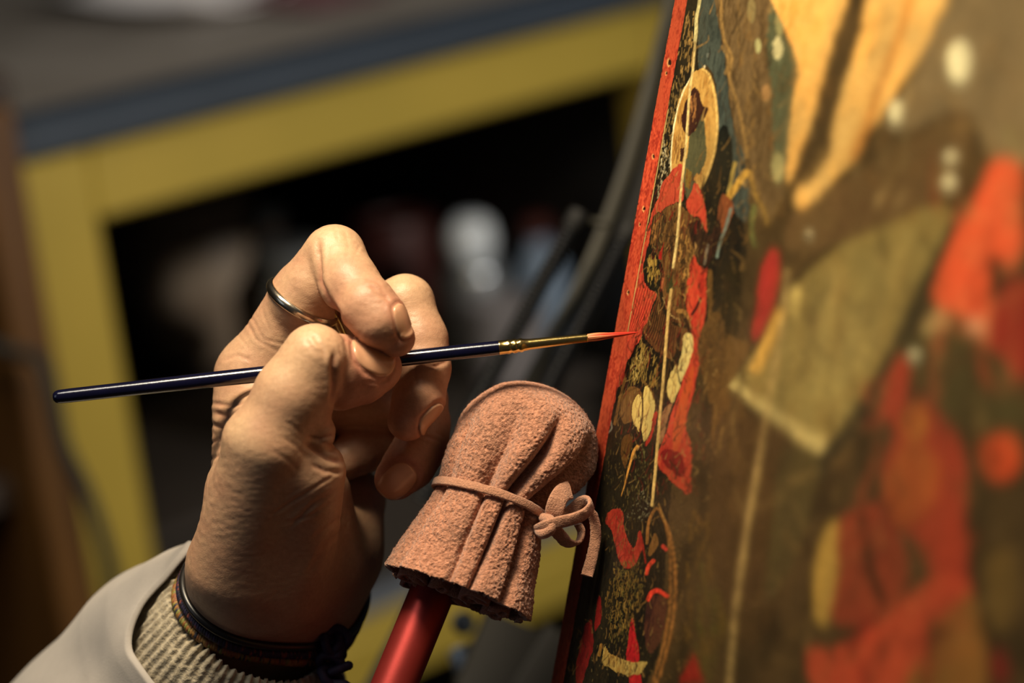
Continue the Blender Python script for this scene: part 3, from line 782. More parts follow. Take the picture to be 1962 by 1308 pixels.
gold = [lin(150, 104, 48), lin(132, 88, 36), lin(164, 124, 66), lin(126, 124, 60), lin(50, 48, 58), lin(140, 84, 50)]
purp = [lin(40, 30, 60), lin(30, 26, 44), lin(34, 28, 60), lin(120, 60, 50), lin(50, 34, 70), lin(26, 22, 36)]
b1 = braid('cord_bracelet', wristpath(-5.2, 27.6, 1.6, 120, 1.0), 1.5, gold, 70, 'gold and green braided cord bracelet lying against the knit cuff', 'bracelet')
b2 = braid('cord_bracelet', wristpath(-1.8, 27.2, 1.3, 120, 0.99, 0.0, 0.3), 1.3, purp, 66, 'dark purple braided cord bracelet with knotted ends, between hair tie and gold bracelet', 'bracelet')
# knots on the outer side of the purple bracelet
kp = P(640, 1258, -22)
M_pc = mat('purple_cord', lin(40, 30, 58), 0.65, noise=0.5, nscale=900, bump=0.5, bscale=2000, bdist=0.0002)
for i in range(7):
    cst = kp + np.array([(-1) ** i * 1.0, 6 - 2.4 * i, 1.0 * (i % 2)])
    o1, o2 = rng.normal(0, 1, 3), rng.normal(0, 1, 3); o1 = unit(o1); o2 = unit(o2 - o1 * np.dot(o1, o2))
    lp = [cst + rng.normal(0, 0.25, 3) + o1 * 3.4 * math.cos(a) + o2 * 2.3 * math.sin(a) for a in np.linspace(0, 2 * math.pi, 10, endpoint=False)]
    v, f = sweep(spline(lp, 48, closed=True), circ(1.45, 9), closed=True); mk('knot', v, f, M_pc, b2)
pth = spline([P(628,1190,-26), P(646,1205,-24), P(650,1235,-21), P(646,1260,-20)], 30)
v, f = sweep(pth, circ(1.8, 9)); mk('cord_end', v, f, M_pc, b2)
M_sil2 = mat('pale_silver', (0.75, 0.78, 0.80), 0.25, metal=0.9, noise=0.2, nscale=300)
v, f = lathe([(0.2, -4), (1.5, -3), (2.3, 0), (1.5, 3), (0.2, 4)], P(606, 1226, -26), unit([0.3, 1, 0.2]), 16)
mk('charm', v, f, M_sil2, b2, label='pale silver charm')
# ================================================================== paintbrush
M_lac = mat('navy_lacquer', lin(10, 10, 36), 0.18, noise=0.4, nscale=160, col2=lin(6, 6, 20), bump=0.25, bscale=900, bdist=0.00015, coat=0.6, spec=0.6)
M_fer = mat('gilt_brass', (0.86, 0.62, 0.22), 0.2, metal=1.0, noise=0.3, nscale=300, col2=(0.70, 0.46, 0.14), bump=0.15, bscale=700, bdist=0.0002)
bt, bf, be = P(1225, 636, 0), P(960, 665.5, 0.8), P(101, 761, 3.2)
bd = unit(be - bt)                                   # from the tip to the tail
Lf = np.linalg.norm(bf - bt); Lb = np.linalg.norm(be - bt)
brush = empty('paintbrush', W(be), 'fine round paintbrush with navy lacquered handle, its red tip touching the panel', 'paintbrush')
k = Lb - Lf
hp = [(2.05, Lf - 1), (2.08, Lf), (2.15, Lf + 6), (2.3, Lf + 25), (2.42, Lf + 50), (2.40, Lf + 70), (2.28, Lf + 90), (2.14, Lf + 108), (2.10, Lf + k * 0.96), (2.0, Lf + k - 1.8), (1.7, Lf + k - 0.8), (1.1, Lf + k - 0.2), (0.2, Lf + k)]
v, f = lathe(hp, bt, bd, 40); mk('handle', v, f, M_lac, brush)
Lh = np.linalg.norm(P(1126, 647, 0) - bt)            # length of the free hair
fp = [(1.12, Lh), (1.22, Lh + 0.05), (1.25, Lh + 0.3), (1.62, Lf - 8.5), (1.84, Lf - 6.6), (2.02, Lf - 6.2), (2.06, Lf - 5.7), (1.98, Lf - 5.2), (1.90, Lf - 5.0), (2.06, Lf - 4.5), (2.12, Lf - 4.0), (2.06, Lf - 3.5), (1.92, Lf - 3.1), (2.08, Lf - 2.7), (2.14, Lf - 2.3), (2.10, Lf - 1.9), (2.04, Lf - 1.6), (2.1, Lf + 0.2), (2.18, Lf + 0.5), (2.12, Lf + 0.6)]
v, f = lathe(fp, bt, bd, 48)
vi = np.arange(len(fp) * 48); row = vi // 48; ang = (vi % 48) / 48 * 2 * math.pi
ctrv = bt + np.outer(np.array([h for _, h in fp])[row], bd)
amp = np.where((row >= 5) & (row <= 15), 0.05, 0.0)
v = v + (v - ctrv) / np.linalg.norm(v - ctrv, axis=1)[:, None] * (amp * np.cos(8 * ang + row * 1.2))[:, None]
mk('ferrule', v, f, M_fer, brush)
# hair: bulging, ridged lengthwise, red with paint towards the tip
M_hair = mat('sable_hair', (0.5, 0.1, 0.05), 0.42, attr='Col', noise=0.25, nscale=900, spec=0.4)
nr, nk = 44, 60; V = []; C = []
for i in range(nr):
    t = i / (nr - 1); h = Lh + 0.3 - t * (Lh + 0.3)
    r = (1.02 + 0.16 * math.sin(math.pi * min(1, t * 2.4))) * (1 - t ** 1.75) ** 0.85 + 0.03
    bend = np.array([0, -0.9, 0]) * (t ** 2) * 0.35
    a = unit(np.cross(bd, [0, 0, 1.0])); b = np.cross(bd, a)
    for j in range(nk):
        an = 2 * math.pi * j / nk
        rr = r * (1 + 0.05 * math.sin(13 * an + 2) * (1 - t) + 0.04 * math.sin(7 * an + t * 3))
        V.append(bt + bd * h + (a * math.cos(an) + b * math.sin(an)) * rr + bend * (1 - t) )
        s = 0.5 + 0.5 * math.sin(13 * an + 2) ; tt = sstep(0.05, 0.55, np.array(t + 0.15 * math.sin(5 * an)))
        c0 = np.array(lin(226, 138, 92)) * (0.8 + 0.3 * s); c1 = np.array(lin(206, 52, 34)) * (0.75 + 0.35 * s)
        C.append(c0 * (1 - tt) + c1 * tt)
mk('bristles', np.array(V), gridfaces(nr, nk, wrap_v=True), M_hair, brush, cols=np.array(C), label='red wet bristles')

# ================================================================== mahlstick with its suede head
A_S = unit([0.345, 0.915, -0.27]); E1 = unit(np.array([0.94, -0.35, 0]) - A_S * np.dot([0.94, -0.35, 0], A_S)); E2 = np.cross(E1, A_S)
if E2[2] < 0: E2 = -E2
O_S = P(938, 972, -8.5)
stick = empty('mahlstick', W(O_S - A_S * 70), 'red metal mahlstick with a tied pink suede head resting against the icon', 'mahlstick')
M_tube = mat('red_anodised_metal', lin(160, 56, 52), 0.4, metal=0.7, noise=0.25, nscale=200, col2=lin(140, 44, 42), bump=0.12, bscale=1400, bdist=0.0001, stretch=(1, 1, 1))
tb0 = P(834, 1120, -9); tdir = unit(P(757, 1308, -1) - tb0)
tp = [(4, -34), (6.6, -33.5), (6.7, -33), (6.7, 300), (6.4, 301.5), (3, 302)]
v, f = lathe(tp, tb0, tdir, 48); mk('shaft', v, f, M_tube, stick, label='red metal shaft')
M_suede = mat('pink_suede', lin(196, 130, 98), 0.95, attr='Col', noise=0.55, nscale=1500, bump=0.9, bscale=2200, bdist=0.0007, spec=0.1, sheen=0.35)
prof_h = np.array([-27.5, -22, -12, -4, 0, 3, 8, 14, 20]); prof_r = np.array([23.2, 22.3, 20.0, 18.0, 17.2, 17.6, 19.4, 21.4, 22.3])
def s_base(h):
    return np.where(h <= 20, np.interp(h, prof_h, prof_r), np.sqrt(np.maximum(22.3 ** 2 - (h - 20.0) ** 2 * (22.3 / 20.6) ** 2, 0)))
def valley(c, c0, w): return np.exp(-np.abs((c - c0) / w) ** 1.6)
def s_fold(phi, h):
    c, s = np.cos(phi), np.sin(phi)
    front = sstep(-0.15, 0.25, s)
    al = -0.19 + np.where(h > 0, -0.006 * h, -0.0008 * h)
    ab = 0.25 + np.where(h > 0, 0.002 * h, 0.0046 * h)
    br = 0.70 + np.where(h > 0, 0.006 * h, 0.0038 * h)
    fa = np.where(h > 0, 1 - sstep(16, 33, h), 1); fa2 = np.where(h > 0, 1 - sstep(20, 36, h), 1)
    d = 2.4 * valley(c, al, np.where(h > 0, 0.11 + 0.005 * h, 0.045)) * fa2 * np.where(h > 0, 1.7, 1.0)
    d = d + np.where(h > 2, 8.0, 4.6) * valley(c, ab, np.where(h > 0, 0.085, 0.05)) * fa
    d = d + np.where(h > 2, 8.5, 5.5) * valley(c, br, np.where(h > 0, 0.10, 0.06)) * fa
    d = d + 1.8 * valley(c, -0.88, 0.06) * fa
    back = (1 - front) * 2.6 * (0.5 + 0.5 * np.cos(phi * 9 + 1.0)) * fa
    return front * d + back
nph, nh = 680, 250
hh = np.concatenate([np.linspace(-27.5, 20, 240), 20 + 20.6 * np.sin(np.linspace(0, math.pi / 2, 121)[1:])])
PH = 2 * math.pi * np.arange(nph) / nph
PHg, Hg = np.meshgrid(PH, hh, indexing='ij')
# ragged lower edge
Hg = Hg - (Hg < -20) * ((-20 - Hg) / 7.5) * (1.1 * vnoise(np.stack([np.cos(PHg) * 5, np.sin(PHg) * 5, 0 * PHg], -1), 8, 2) + 0.4)
Rg = s_base(Hg) - s_fold(PHg, Hg)
flat = np.where(Hg < 0, 1 - 0.25 * sstep(0, -20, Hg) , 1.0)
Rg = np.maximum(Rg, 0.02)
bow = 4.0 * sstep(0, 22, Hg)[..., None] * E1
V = O_S + A_S * Hg[..., None] + bow + (E1 * np.cos(PHg)[..., None] + E2 * (np.sin(PHg) * flat)[..., None]) * Rg[..., None]
V = V.reshape(-1, 3)
nrm = (V - (O_S + A_S * Hg.reshape(-1, 1) + bow.reshape(-1, 3)))
nrm = nrm / (np.linalg.norm(nrm, axis=1)[:, None] + 1e-9)
gr = vnoise(V / 0.60, 12) * 0.55 + vnoise(V / 0.95, 13) * 0.30 + vnoise(V / 9.0, 14) * 0.9
gr[Hg.reshape(-1) > 40.3] = 0
V2 = V + nrm * gr[:, None]
g1 = vnoise(V / 0.55, 15); g2 = vnoise(V / 7.0, 16, 2)
sc_ = np.array(lin(186, 132, 106)) * (1 + 0.8 * g1 + 0.3 * g2)[:, None] + np.array([0.05, 0.0, -0.01]) * (g2[:, None])
gry = np.exp(-(np.linalg.norm(V - P(1095, 800, 8), axis=1) / 4.0) ** 2)[:, None] * 0.35
sc_ = sc_ * (1 - gry) + np.array(lin(140, 130, 110)) * gry
head = mk('suede_head', V2, gridfaces(nph, len(hh), wrap_u=True)[:, ::-1].copy(), M_suede, stick, cols=np.clip(sc_, 0, 1), label='pink suede head gathered in folds')
md = head.modifiers.new('thickness', 'SOLIDIFY'); md.thickness = 0.0016; md.offset = -1
# rolled inner layers seen under the ragged edge
for (x, y, r0, sgn) in ((-13.5, 2.5, 4.4, 1), (-5.5, 5.5, 4.2, -1), (5.5, 6.5, 4.6, 1), (13.5, 3.0, 4.2, -1), (0, -8, 5.5, 1), (-12, -7, 4.5, 1), (12, -6, 4.5, -1)):
    V = []; n1, n2 = 46, 16
    for i in range(n1):
        t = i / (n1 - 1); an = sgn * (0.8 + t * 9.5); r = r0 * (1 - 0.62 * t)
        for j in range(n2):
            h = -29.2 + 1.2 * math.sin(i * 0.35) * 0.5 + (j / (n2 - 1)) * 14
            V.append(O_S + A_S * h + E1 * (x + r * math.cos(an)) + E2 * (y + r * math.sin(an)))
    V = np.array(V); V += vnoise(V / 0.8, 31)[:, None] * 0.4
    o = mk('suede_roll', V, gridfaces(n1, n2), M_suede, stick, cols=np.tile(np.array(lin(176, 108, 80)), (len(V), 1)))
    md = o.modifiers.new('thickness', 'SOLIDIFY'); md.thickness = 0.0013
# fuzz: short fibres standing off the nap
fz = rng.choice(len(V2), 9000); Vf, Ff = [], []
for i in fz:
    p = V2[i]; n = unit(nrm[i] + rng.normal(0, 0.6, 3)); s = unit(np.cross(n, rng.normal(0, 1, 3))) * 0.035; L = 0.35 + 0.5 * rng.rand()
    k = len(Vf); Vf += [p - n * 0.1 - s, p - n * 0.1 + s, p + n * L + rng.normal(0, 0.1, 3)]; Ff.append((k, k + 1, k + 2))
mk('suede_fuzz', np.array(Vf), Ff, M_suede, stick, cols=np.tile(np.array(lin(206, 142, 108)), (len(Vf), 1)), kind='stuff')
# thong round the waist
M_thong = mat('suede_thong', lin(186, 136, 110), 0.95, noise=0.6, nscale=1600, bump=0.8, bscale=2200, bdist=0.0005, spec=0.1, sheen=0.3)
pth = []
for i in range(120):
    ph = 2 * math.pi * i / 120
    pth.append(O_S + A_S * (1.2 + 0.5 * math.sin(ph * 2)) + (E1 * math.cos(ph) + E2 * math.sin(ph)) * (17.25 + 0.8))
pth = np.array(pth); k = 10
prof = rrect(1.3, 2.6, 0.4, 2)
Vt = []
for i in range(120):
    out = unit(pth[i] - O_S - A_S * np.dot(pth[i] - O_S, A_S))
    for x, y in prof: Vt.append(pth[i] + out * x + A_S * y)
Vt = np.array(Vt); Vt += vnoise(Vt / 0.9, 41)[:, None] * 0.25
thong = mk('thong', Vt, gridfaces(120, len(prof), wrap_u=True, wrap_v=True), M_thong, stick, label='narrow suede thong tied in a knot')
def ribbon(name, pts, w, t=1.0, n=50, twist=(0, 0), taper=1.0):
    w = w * 1.25; t = t * 1.35
    p = spline([P(*q) for q in pts], n); tn, a, b = frames(p)
    pr = rrect(1, 1, 0.3, 2); V = []
    for i in range(n):
        f_ = i / (n - 1); an = math.radians(twist[0] + (twist[1] - twist[0]) * f_); c, s = math.cos(an), math.sin(an)
        ww = w * (1 + (taper - 1) * f_)
        for x, y in pr:
            x2, y2 = x * t, y * ww
            V.append(p[i] + a[i] * (x2 * c - y2 * s) + b[i] * (x2 * s + y2 * c))
    V = np.array(V); V += vnoise(V / 0.7, 51)[:, None] * 0.3
    F = [tuple(f) for f in gridfaces(n, len(pr), wrap_v=True)] + [tuple(range(len(pr)))[::-1], tuple(range((n-1)*len(pr), n*len(pr)))]
    return mk(name, V, F, M_thong, thong)
ribbon('thong_loop', [(1030,1016,3),(1046,1008,6.5),(1072,1000,6.5),(1098,994,5.5),(1120,984,4),(1132,970,2.5),(1128,960,0.5),(1114,962,-2),(1100,974,-3.5),(1082,990,-3)], 3.0, 1.0, 70, (0, 40))
ribbon('thong_loop', [(1056,1004,2),(1072,1024,0),(1088,1040,-2),(1106,1040,-4),(1114,1022,-5),(1108,1004,-5)], 3.4, 0.9, 40, (20, 60))
ribbon('thong_end', [(1062,1002,2),(1062,982,4),(1067,962,4.5),(1078,944,3.5),(1092,939,1.5)], 4.4, 0.9, 36, (-20, 10))
ribbon('thong_end', [(1126,972,-2),(1139,996,-3.5),(1141,1030,-4),(1135,1064,-4),(1127,1094,-3.5),(1124,1103,-3)], 2.3, 0.8, 46, (0, 30), 1.3)
v, f = sweep(spline([P(1030,1012,1), P(1040,1022,5), P(1056,1012,6.5), P(1054,996,5), P(1040,992,2)], 30), circ(1.6, 9)); v = v + vnoise(v / 0.7, 52)[:, None] * 0.3
mk('thong_knot', v, f, M_thong, thong)
# ================================================================== the icon: a painted wooden panel
PN = unit([-0.92, 0.11, 0.38]); P0 = P(1225.5, 636.5, -0.3)
def onpanel(px, py):
    """point of the panel's plane under a reading of the photograph"""
    px = np.asarray(px, float); py = np.asarray(py, float)
    r = np.stack([(px - CX) / FPX, (CY - py) / FPX, -np.ones_like(px)], -1)
    o = np.array([0, 0, DF]); k = ((P0 - o) @ PN) / (r @ PN)
    return o + r * k[..., None]
e_top, e_bot = onpanel(1293, 0), onpanel(1056, 1308)
EV = unit(e_top - e_bot); ES = np.cross(EV, PN); ES = ES if ES[0] > 0 else -ES
def sv(px, py):
    r = onpanel(px, py) - e_bot; return r @ ES, r @ EV
VH = np.linalg.norm(e_top - e_bot)
s_ax = np.concatenate([np.arange(0, 62, 0.30), np.arange(62, 330, 1.1)])
v_ax = np.arange(-60, VH + 60, 0.32)
S, Vv = np.meshgrid(s_ax, v_ax, indexing='ij')
PT = e_bot + S[..., None] * ES + Vv[..., None] * EV
GX, GY = proj(PT)
shape = S.shape; col = np.zeros(shape + (3,)); hgt = np.zeros(shape)
LC = np.array(LAMPC); LC = LC / LC[0]
def rgbl(c):
    """colour read under the warm lamp -> colour of the paint"""
    return np.clip(np.array(lin(*c)) / LC ** 0.55 * 0.85, 0, 0.92)
def inpoly(x, y, pts):
    ins = np.zeros(x.shape, bool); n = len(pts)
    for i in range(n):
        x1, y1 = pts[i]; x2, y2 = pts[(i + 1) % n]
        if y1 == y2: continue
        c = ((y1 > y) != (y2 > y)) & (x < (x2 - x1) * (y - y1) / (y2 - y1) + x1); ins ^= c
    return ins
WOB1 = vnoise(np.stack([S / 3.0, Vv / 3.0, 0 * S], -1), 77, 2); WOB2 = vnoise(np.stack([S / 3.0, Vv / 3.0, 0 * S + 9], -1), 78, 2)
NZ = vnoise(np.stack([S / 1.2, Vv / 3.5, 0 * S], -1), 80, 2); NZ2 = vnoise(np.stack([S / 9, Vv / 14, 0 * S], -1), 81, 2); NZF = vnoise(np.stack([S / 0.55, Vv / 0.7, 0 * S], -1), 82)
def sub(pts, pad):
    xs = [p[0] for p in pts]; ys = [p[1] for p in pts]
    return (GX > min(xs) - pad) & (GX < max(xs) + pad) & (GY > min(ys) - pad) & (GY < max(ys) + pad)
def poly(pts, c, c2=None, var=0.35, smooth=True, h=0.0, wob=2.0, streak=0.0):
    if smooth and len(pts) > 4:
        pts = [tuple(p) for p in spline(np.array(pts, float), len(pts) * 5, closed=True)]
    m = sub(pts, 12); ii = np.where(m)
    x, y = GX[ii] + wob * 2 * WOB1[ii], GY[ii] + wob * 4 * WOB2[ii]
    k = inpoly(x, y, pts); ii = (ii[0][k], ii[1][k])
    a = rgbl(c); b = rgbl(c2) if c2 is not None else a * 0.55
    t = np.clip(0.35 + 1.5 * var * NZ[ii] * 2 + 1.2 * var * NZ2[ii] * 2 + var * NZF[ii], 0, 1)[:, None]
    if streak: t = np.clip(t + streak * np.sin(S[ii] * 6 + Vv[ii] * 0.8 + 5 * WOB1[ii])[:, None], 0, 1)
    col[ii] = a * (1 - t) + b * t; hgt[ii] += h
    return ii
def stroke(pts, w, c, h=0.0, smooth=True, alpha=1.0, var=0.3, taper=False):
    if smooth and len(pts) > 2: pts = spline(np.array(pts, float), len(pts) * 6)
    pts = np.array(pts, float); m = sub(pts, w + 4); ii = np.where(m)
    if len(ii[0]) == 0: return
    x, y = GX[ii], GY[ii]; d = np.full(len(x), 1e9); tt = np.zeros(len(x)); L = len(pts) - 1
    for k in range(L):
        ax, ay = pts[k]; bx_, by_ = pts[k + 1]; ux, uy = bx_ - ax, by_ - ay; l2 = ux * ux + uy * uy + 1e-9
        t = np.clip(((x - ax) * ux + (y - ay) * uy) / l2, 0, 1); q = np.hypot(x - ax - t * ux, y - ay - t * uy); k_ = q < d
        d[k_] = q[k_]; tt[k_] = (k + t[k_]) / L
    ww = w * (1 - 0.75 * tt) if taper else w
    a = np.clip((ww / 2 + 0.7 - d) / 1.2, 0, 1) * alpha
    cc = rgbl(c) * (1 + var * 2 * (NZ[ii] + NZF[ii]))[:, None]
    col[ii] = col[ii] * (1 - a)[:, None] + np.clip(cc, 0, 1) * a[:, None]; hgt[ii] += h * a
def hatch(pts, n, ln, w, c, ang=90, spread=25, alpha=0.9, curl=0.0, seed=1, h=0.03):
    rs = np.random.RandomState(seed); xs = [p[0] for p in pts]; ys = [p[1] for p in pts]; k = 0
    for _ in range(n * 12):
        if k >= n: break
        x, y = rs.uniform(min(xs), max(xs)), rs.uniform(min(ys), max(ys))
        if not inpoly(np.array([x]), np.array([y]), pts)[0]: continue
        a = math.radians(ang + rs.normal(0, spread)); l = ln * rs.uniform(0.4, 1.3); dx, dy = math.cos(a) * l / 2 * 0.45, -math.sin(a) * l / 2
        cx_, cy_ = rs.normal(0, curl * l * 0.4), rs.normal(0, curl * l)
        stroke([(x - dx, y - dy), (x + cx_, y + cy_), (x + dx, y + dy)], w * rs.uniform(0.6, 1.2), c, h=h, alpha=alpha * rs.uniform(0.5, 1)); k += 1

# ground of the whole panel
t = np.clip(0.5 + 1.2 * NZ2 * 2 + 0.4 * NZ, 0, 1)[..., None]
col[:] = rgbl((84, 62, 34)) * (1 - t) + rgbl((52, 40, 22)) * t
far = 1500
# --- dark ground near the left edge
poly([(1280,-20),(1345,-20),(1345,130),(1400,300),(1430,480),(1400,560),(1340,640),(1300,800),(1280,1000),(1240,1308),(1040,1308),(1130,850),(1200,520)], (34,28,18), (20,18,14), 0.4)
# upper bands
poly([(1344,-20),(1378,-20),(1390,120),(1402,230),(1430,310),(1434,420),(1405,400),(1385,330),(1376,240),(1372,160),(1352,125),(1338,130)], (74,80,70), (46,50,44), 0.5)
poly([(1376,-20),(1500,-20),(1512,120),(1510,330),(1470,420),(1440,380),(1425,300),(1402,220),(1390,110)], (116,90,56), (82,62,36), 0.6)
poly([(1480,-20),(1500,60),(1535,110),(1520,260),(1510,340),(1485,330),(1480,200),(1470,90)], (92,94,66), (66,64,42), 0.5)
for pts in ([(1380,-10),(1386,70),(1402,110),(1398,150),(1410,190),(1420,230),(1432,300)], [(1384,90),(1396,115),(1390,140)]): stroke(pts, 6, (150,114,62), alpha=0.7)
for x, y, rx, ry, c in ((1452,88,6,14,(190,180,120)),(1490,92,9,22,(212,196,140)),(1468,178,8,16,(176,130,78)),(1490,320,12,30,(170,156,100)),(1350,128,2.0,3,(226,206,160)),(1356,106,3,5,(110,112,98)),(1493,40,8,30,(150,140,90)),(1440,20,8,24,(150,128,80))):
    poly([(x+rx*math.cos(a), y+ry*math.sin(a)) for a in np.linspace(0, 6.28, 9)[:-1]], c, var=0.15, wob=0.5)
poly([(1392,240),(1404,290),(1400,350),(1385,385),(1372,330),(1376,260)], (26,28,22), (18,18,14), 0.4)
stroke([(1408,312),(1402,340),(1396,368)], 7, (168,140,70)); stroke([(1430,330),(1415,350),(1400,372),(1388,388)], 13, (184,138,58)); stroke([(1438,330),(1446,370),(1462,400),(1470,430)], 7, (140,106,48))
poly([(1384,372),(1404,392),(1396,430),(1386,450),(1374,420)], (150,78,40), (110,60,34), 0.4)
stroke([(1400,400),(1392,430),(1378,470),(1374,492)], 5, (112,124,110)); stroke([(1445,395),(1440,440),(1446,470)], 9, (100,100,52), alpha=0.8)
# --- band of black and gold between border and halo
hatch([(1318,20),(1336,20),(1330,120),(1305,150),(1300,100)], 60, 14, 1.6, (196,150,80), 75, 12, seed=2)
hatch([(1292,150),(1318,130),(1300,200),(1280,300),(1262,340),(1270,250)], 120, 8, 1.5, (150,118,64), 80, 30, seed=3)
hatch([(1270,260),(1284,300),(1280,360),(1256,400),(1262,330)], 120, 3, 1.7, (206,186,140), 80, 30, alpha=0.7, seed=4)
# --- halo, head
halo = [(1346,132),(1358,142),(1367,168),(1373,205),(1374,245),(1370,285),(1361,320),(1350,348),(1342,361),(1322,380),(1300,345),(1286,330),(1285,300),(1289,255),(1297,210),(1311,172),(1328,142)]
poly(halo, (214,164,84), (168,116,52), 0.45, h=0.08)
stroke(halo[:9], 4, (226,180,98), h=0.08); stroke([(1326,145),(1310,176),(1298,212),(1290,256),(1286,300),(1286,328)], 2.6, (232,214,160), h=0.06)
hatch([(1300,220),(1312,180),(1318,230),(1306,310),(1290,310)], 50, 16, 1.2, (116,72,34), 80, 15, seed=5)
poly([(1329,170),(1339,171),(1344,190),(1349,204),(1357,207),(1353,222),(1341,236),(1330,254),(1320,262),(1313,256),(1307,232),(1312,205),(1320,185)], (66,34,24), (40,22,18), 0.4, h=0.03)
hatch([(1322,190),(1336,185),(1334,225),(1318,245)], 24, 20, 1.4, (170,112,60), 75, 20, seed=6)
poly([(1349,218),(1352,262),(1353,292),(1346,325),(1338,342),(1331,362),(1320,384),(1311,370),(1311,335),(1318,290),(1320,262),(1333,250),(1342,232)], (92,88,58), (62,60,42), 0.5, h=0.02)
poly([(1316,322),(1326,330),(1322,362),(1313,358)], (140,106,42), (96,80,40), 0.4); poly([(1303,286),(1311,282),(1308,312),(1303,312)], (70,40,26), var=0.3)
poly([(1336,330),(1344,338),(1339,352),(1330,346)], (206,150,74), var=0.3)
# --- red cloak
RED, RED2 = (208,80,52), (154,44,34)
cl = [(1286,330),(1296,318),(1308,318),(1311,345),(1307,384),(1286,390),(1268,402),(1256,424),(1248,452),(1240,478),(1233,510),(1235,538),(1248,556),(1260,562),(1250,585),(1241,612),(1232,632),(1224,655),(1212,676),(1202,695),(1198,712),(1195,735),(1184,742),(1178,770),(1168,775),(1170,745),(1182,690),(1192,655),(1202,612),(1212,560),(1222,510),(1236,460),(1246,420),(1258,385),(1270,352)]
poly(cl, RED, RED2, 0.5, h=0.05, streak=0.25)
for i in range(14):
    a = i / 13; stroke([(1300 - 24 * a, 330 + 20 * a), (1262 - 10 * a, 400 + 20 * a), (1240 - 12 * a, 470 + 10 * a)], 1.6, (120,16,18) if i % 2 else (230,96,60), alpha=0.7)
for i in range(16):
    a = i / 15; stroke([(1222 + 34 * a, 540 + 20 * a), (1208 + 30 * a, 600 + 10 * a), (1192 + 24 * a, 665 - 25 * a)], 1.5, (130,18,18) if i % 2 else (226,84,52), alpha=0.6)
poly([(1333,351),(1343,366),(1350,395),(1355,432),(1351,462),(1345,432),(1338,416),(1325,413),(1317,400),(1316,384),(1326,370)], (216,82,52), (180,58,40), 0.4, h=0.05)
poly([(1328,484),(1338,508),(1350,516),(1354,516),(1353,575),(1346,640),(1336,715),(1322,780),(1314,812),(1322,850),(1324,905),(1321,944),(1300,936),(1280,914),(1262,892),(1261,868),(1274,832),(1288,790),(1302,748),(1316,690),(1325,640),(1319,605),(1314,565),(1319,520)], (206,70,44), (154,38,28), 0.45, h=0.05)
poly([(1330,700),(1318,780),(1304,850),(1290,860),(1292,810),(1310,745)], (204,84,40), (176,64,32), 0.4); poly([(1264,870),(1286,860),(1306,872),(1312,910),(1290,905)], (140,16,20), (110,12,18), 0.5)
stroke([(1342,572),(1334,590),(1326,602)], 5, (60,24,18))
# --- patterned tunic
poly([(1268,405),(1284,392),(1303,392),(1314,402),(1330,416),(1340,424),(1347,452),(1343,482),(1328,492),(1320,520),(1314,570),(1318,600),(1324,640),(1318,662),(1300,672),(1262,640),(1258,600),(1262,560),(1250,500),(1254,440)], (122,84,42), (72,48,26), 0.6, h=0.03)
hatch([(1264,410),(1300,395),(1296,480),(1270,500),(1256,470)], 60, 14, 1.8, (34,22,14), 75, 40, curl=0.3, seed=8)
hatch([(1300,470),(1340,440),(1318,540),(1318,620),(1296,640)], 90, 16, 1.8, (44,28,16), 60, 60, curl=0.4, seed=9)
hatch([(1300,420),(1340,430),(1318,560),(1300,600)], 40, 14, 2.2, (176,126,62), 80, 30, curl=0.2, seed=10)
poly([(1252,418),(1268,405),(1276,420),(1262,470),(1252,480),(1246,460)], (70,50,28), (40,28,18), 0.5)
hatch([(1252,420),(1270,410),(1262,480),(1246,470)], 26, 22, 1.4, (150,100,50), 72, 8, seed=12)
poly([(1272,462),(1268,500),(1262,494)], (176,36,30), var=0.3, smooth=False)
ov = [(1242,478),(1256,482),(1267,508),(1269,536),(1260,555),(1247,555),(1237,540),(1233,515),(1237,492)]
poly(ov, (26,24,16), (18,18,12), 0.3, h=0.06); hatch([(1244,490),(1256,490),(1264,520),(1258,546),(1244,545),(1239,520)], 60, 11, 1.6, (176,138,62), 85, 20, curl=0.1, seed=13)
poly([(1276,528),(1290,520),(1290,552),(1278,562)], (62,60,30), (44,44,22), 0.4); stroke([(1272,522),(1270,545),(1268,560)], 4, (150,80,46))
poly([(1320,430),(1342,425),(1356,450),(1368,440),(1374,420),(1382,440),(1372,480),(1352,512),(1340,500),(1332,486)], (64,36,24), (34,22,16), 0.5)
stroke([(1356,470),(1350,505)], 5, (120,104,84), alpha=0.7); poly([(1330,460),(1336,470),(1332,482)], (196,146,84), smooth=False)
# skirt with pleats
sk = [(1256,580),(1266,562),(1290,594),(1304,614),(1320,636),(1316,655),(1300,676),(1284,688),(1270,682),(1252,668),(1238,650),(1232,634),(1244,606)]
poly(sk, (116,72,36), (80,48,26), 0.5, h=0.05)
for i in range(13):
    a = i / 12; stroke([(1258 + 40 * a, 572 + 40 * a), (1246 + 46 * a, 622 + 24 * a), (1236 + 52 * a, 640 + 44 * a)], 1.8, (38,20,12), alpha=0.9)
stroke([(1266,556),(1272,590),(1285,615),(1300,622),(1312,626)], 6, (30,22,14)); stroke([(1270,570),(1285,602),(1302,612)], 1.6, (190,150,90))
stroke([(1300,596),(1314,600),(1322,630)], 8, (150,106,52)); stroke([(1314,612),(1322,640),(1312,660)], 7, (50,30,18))
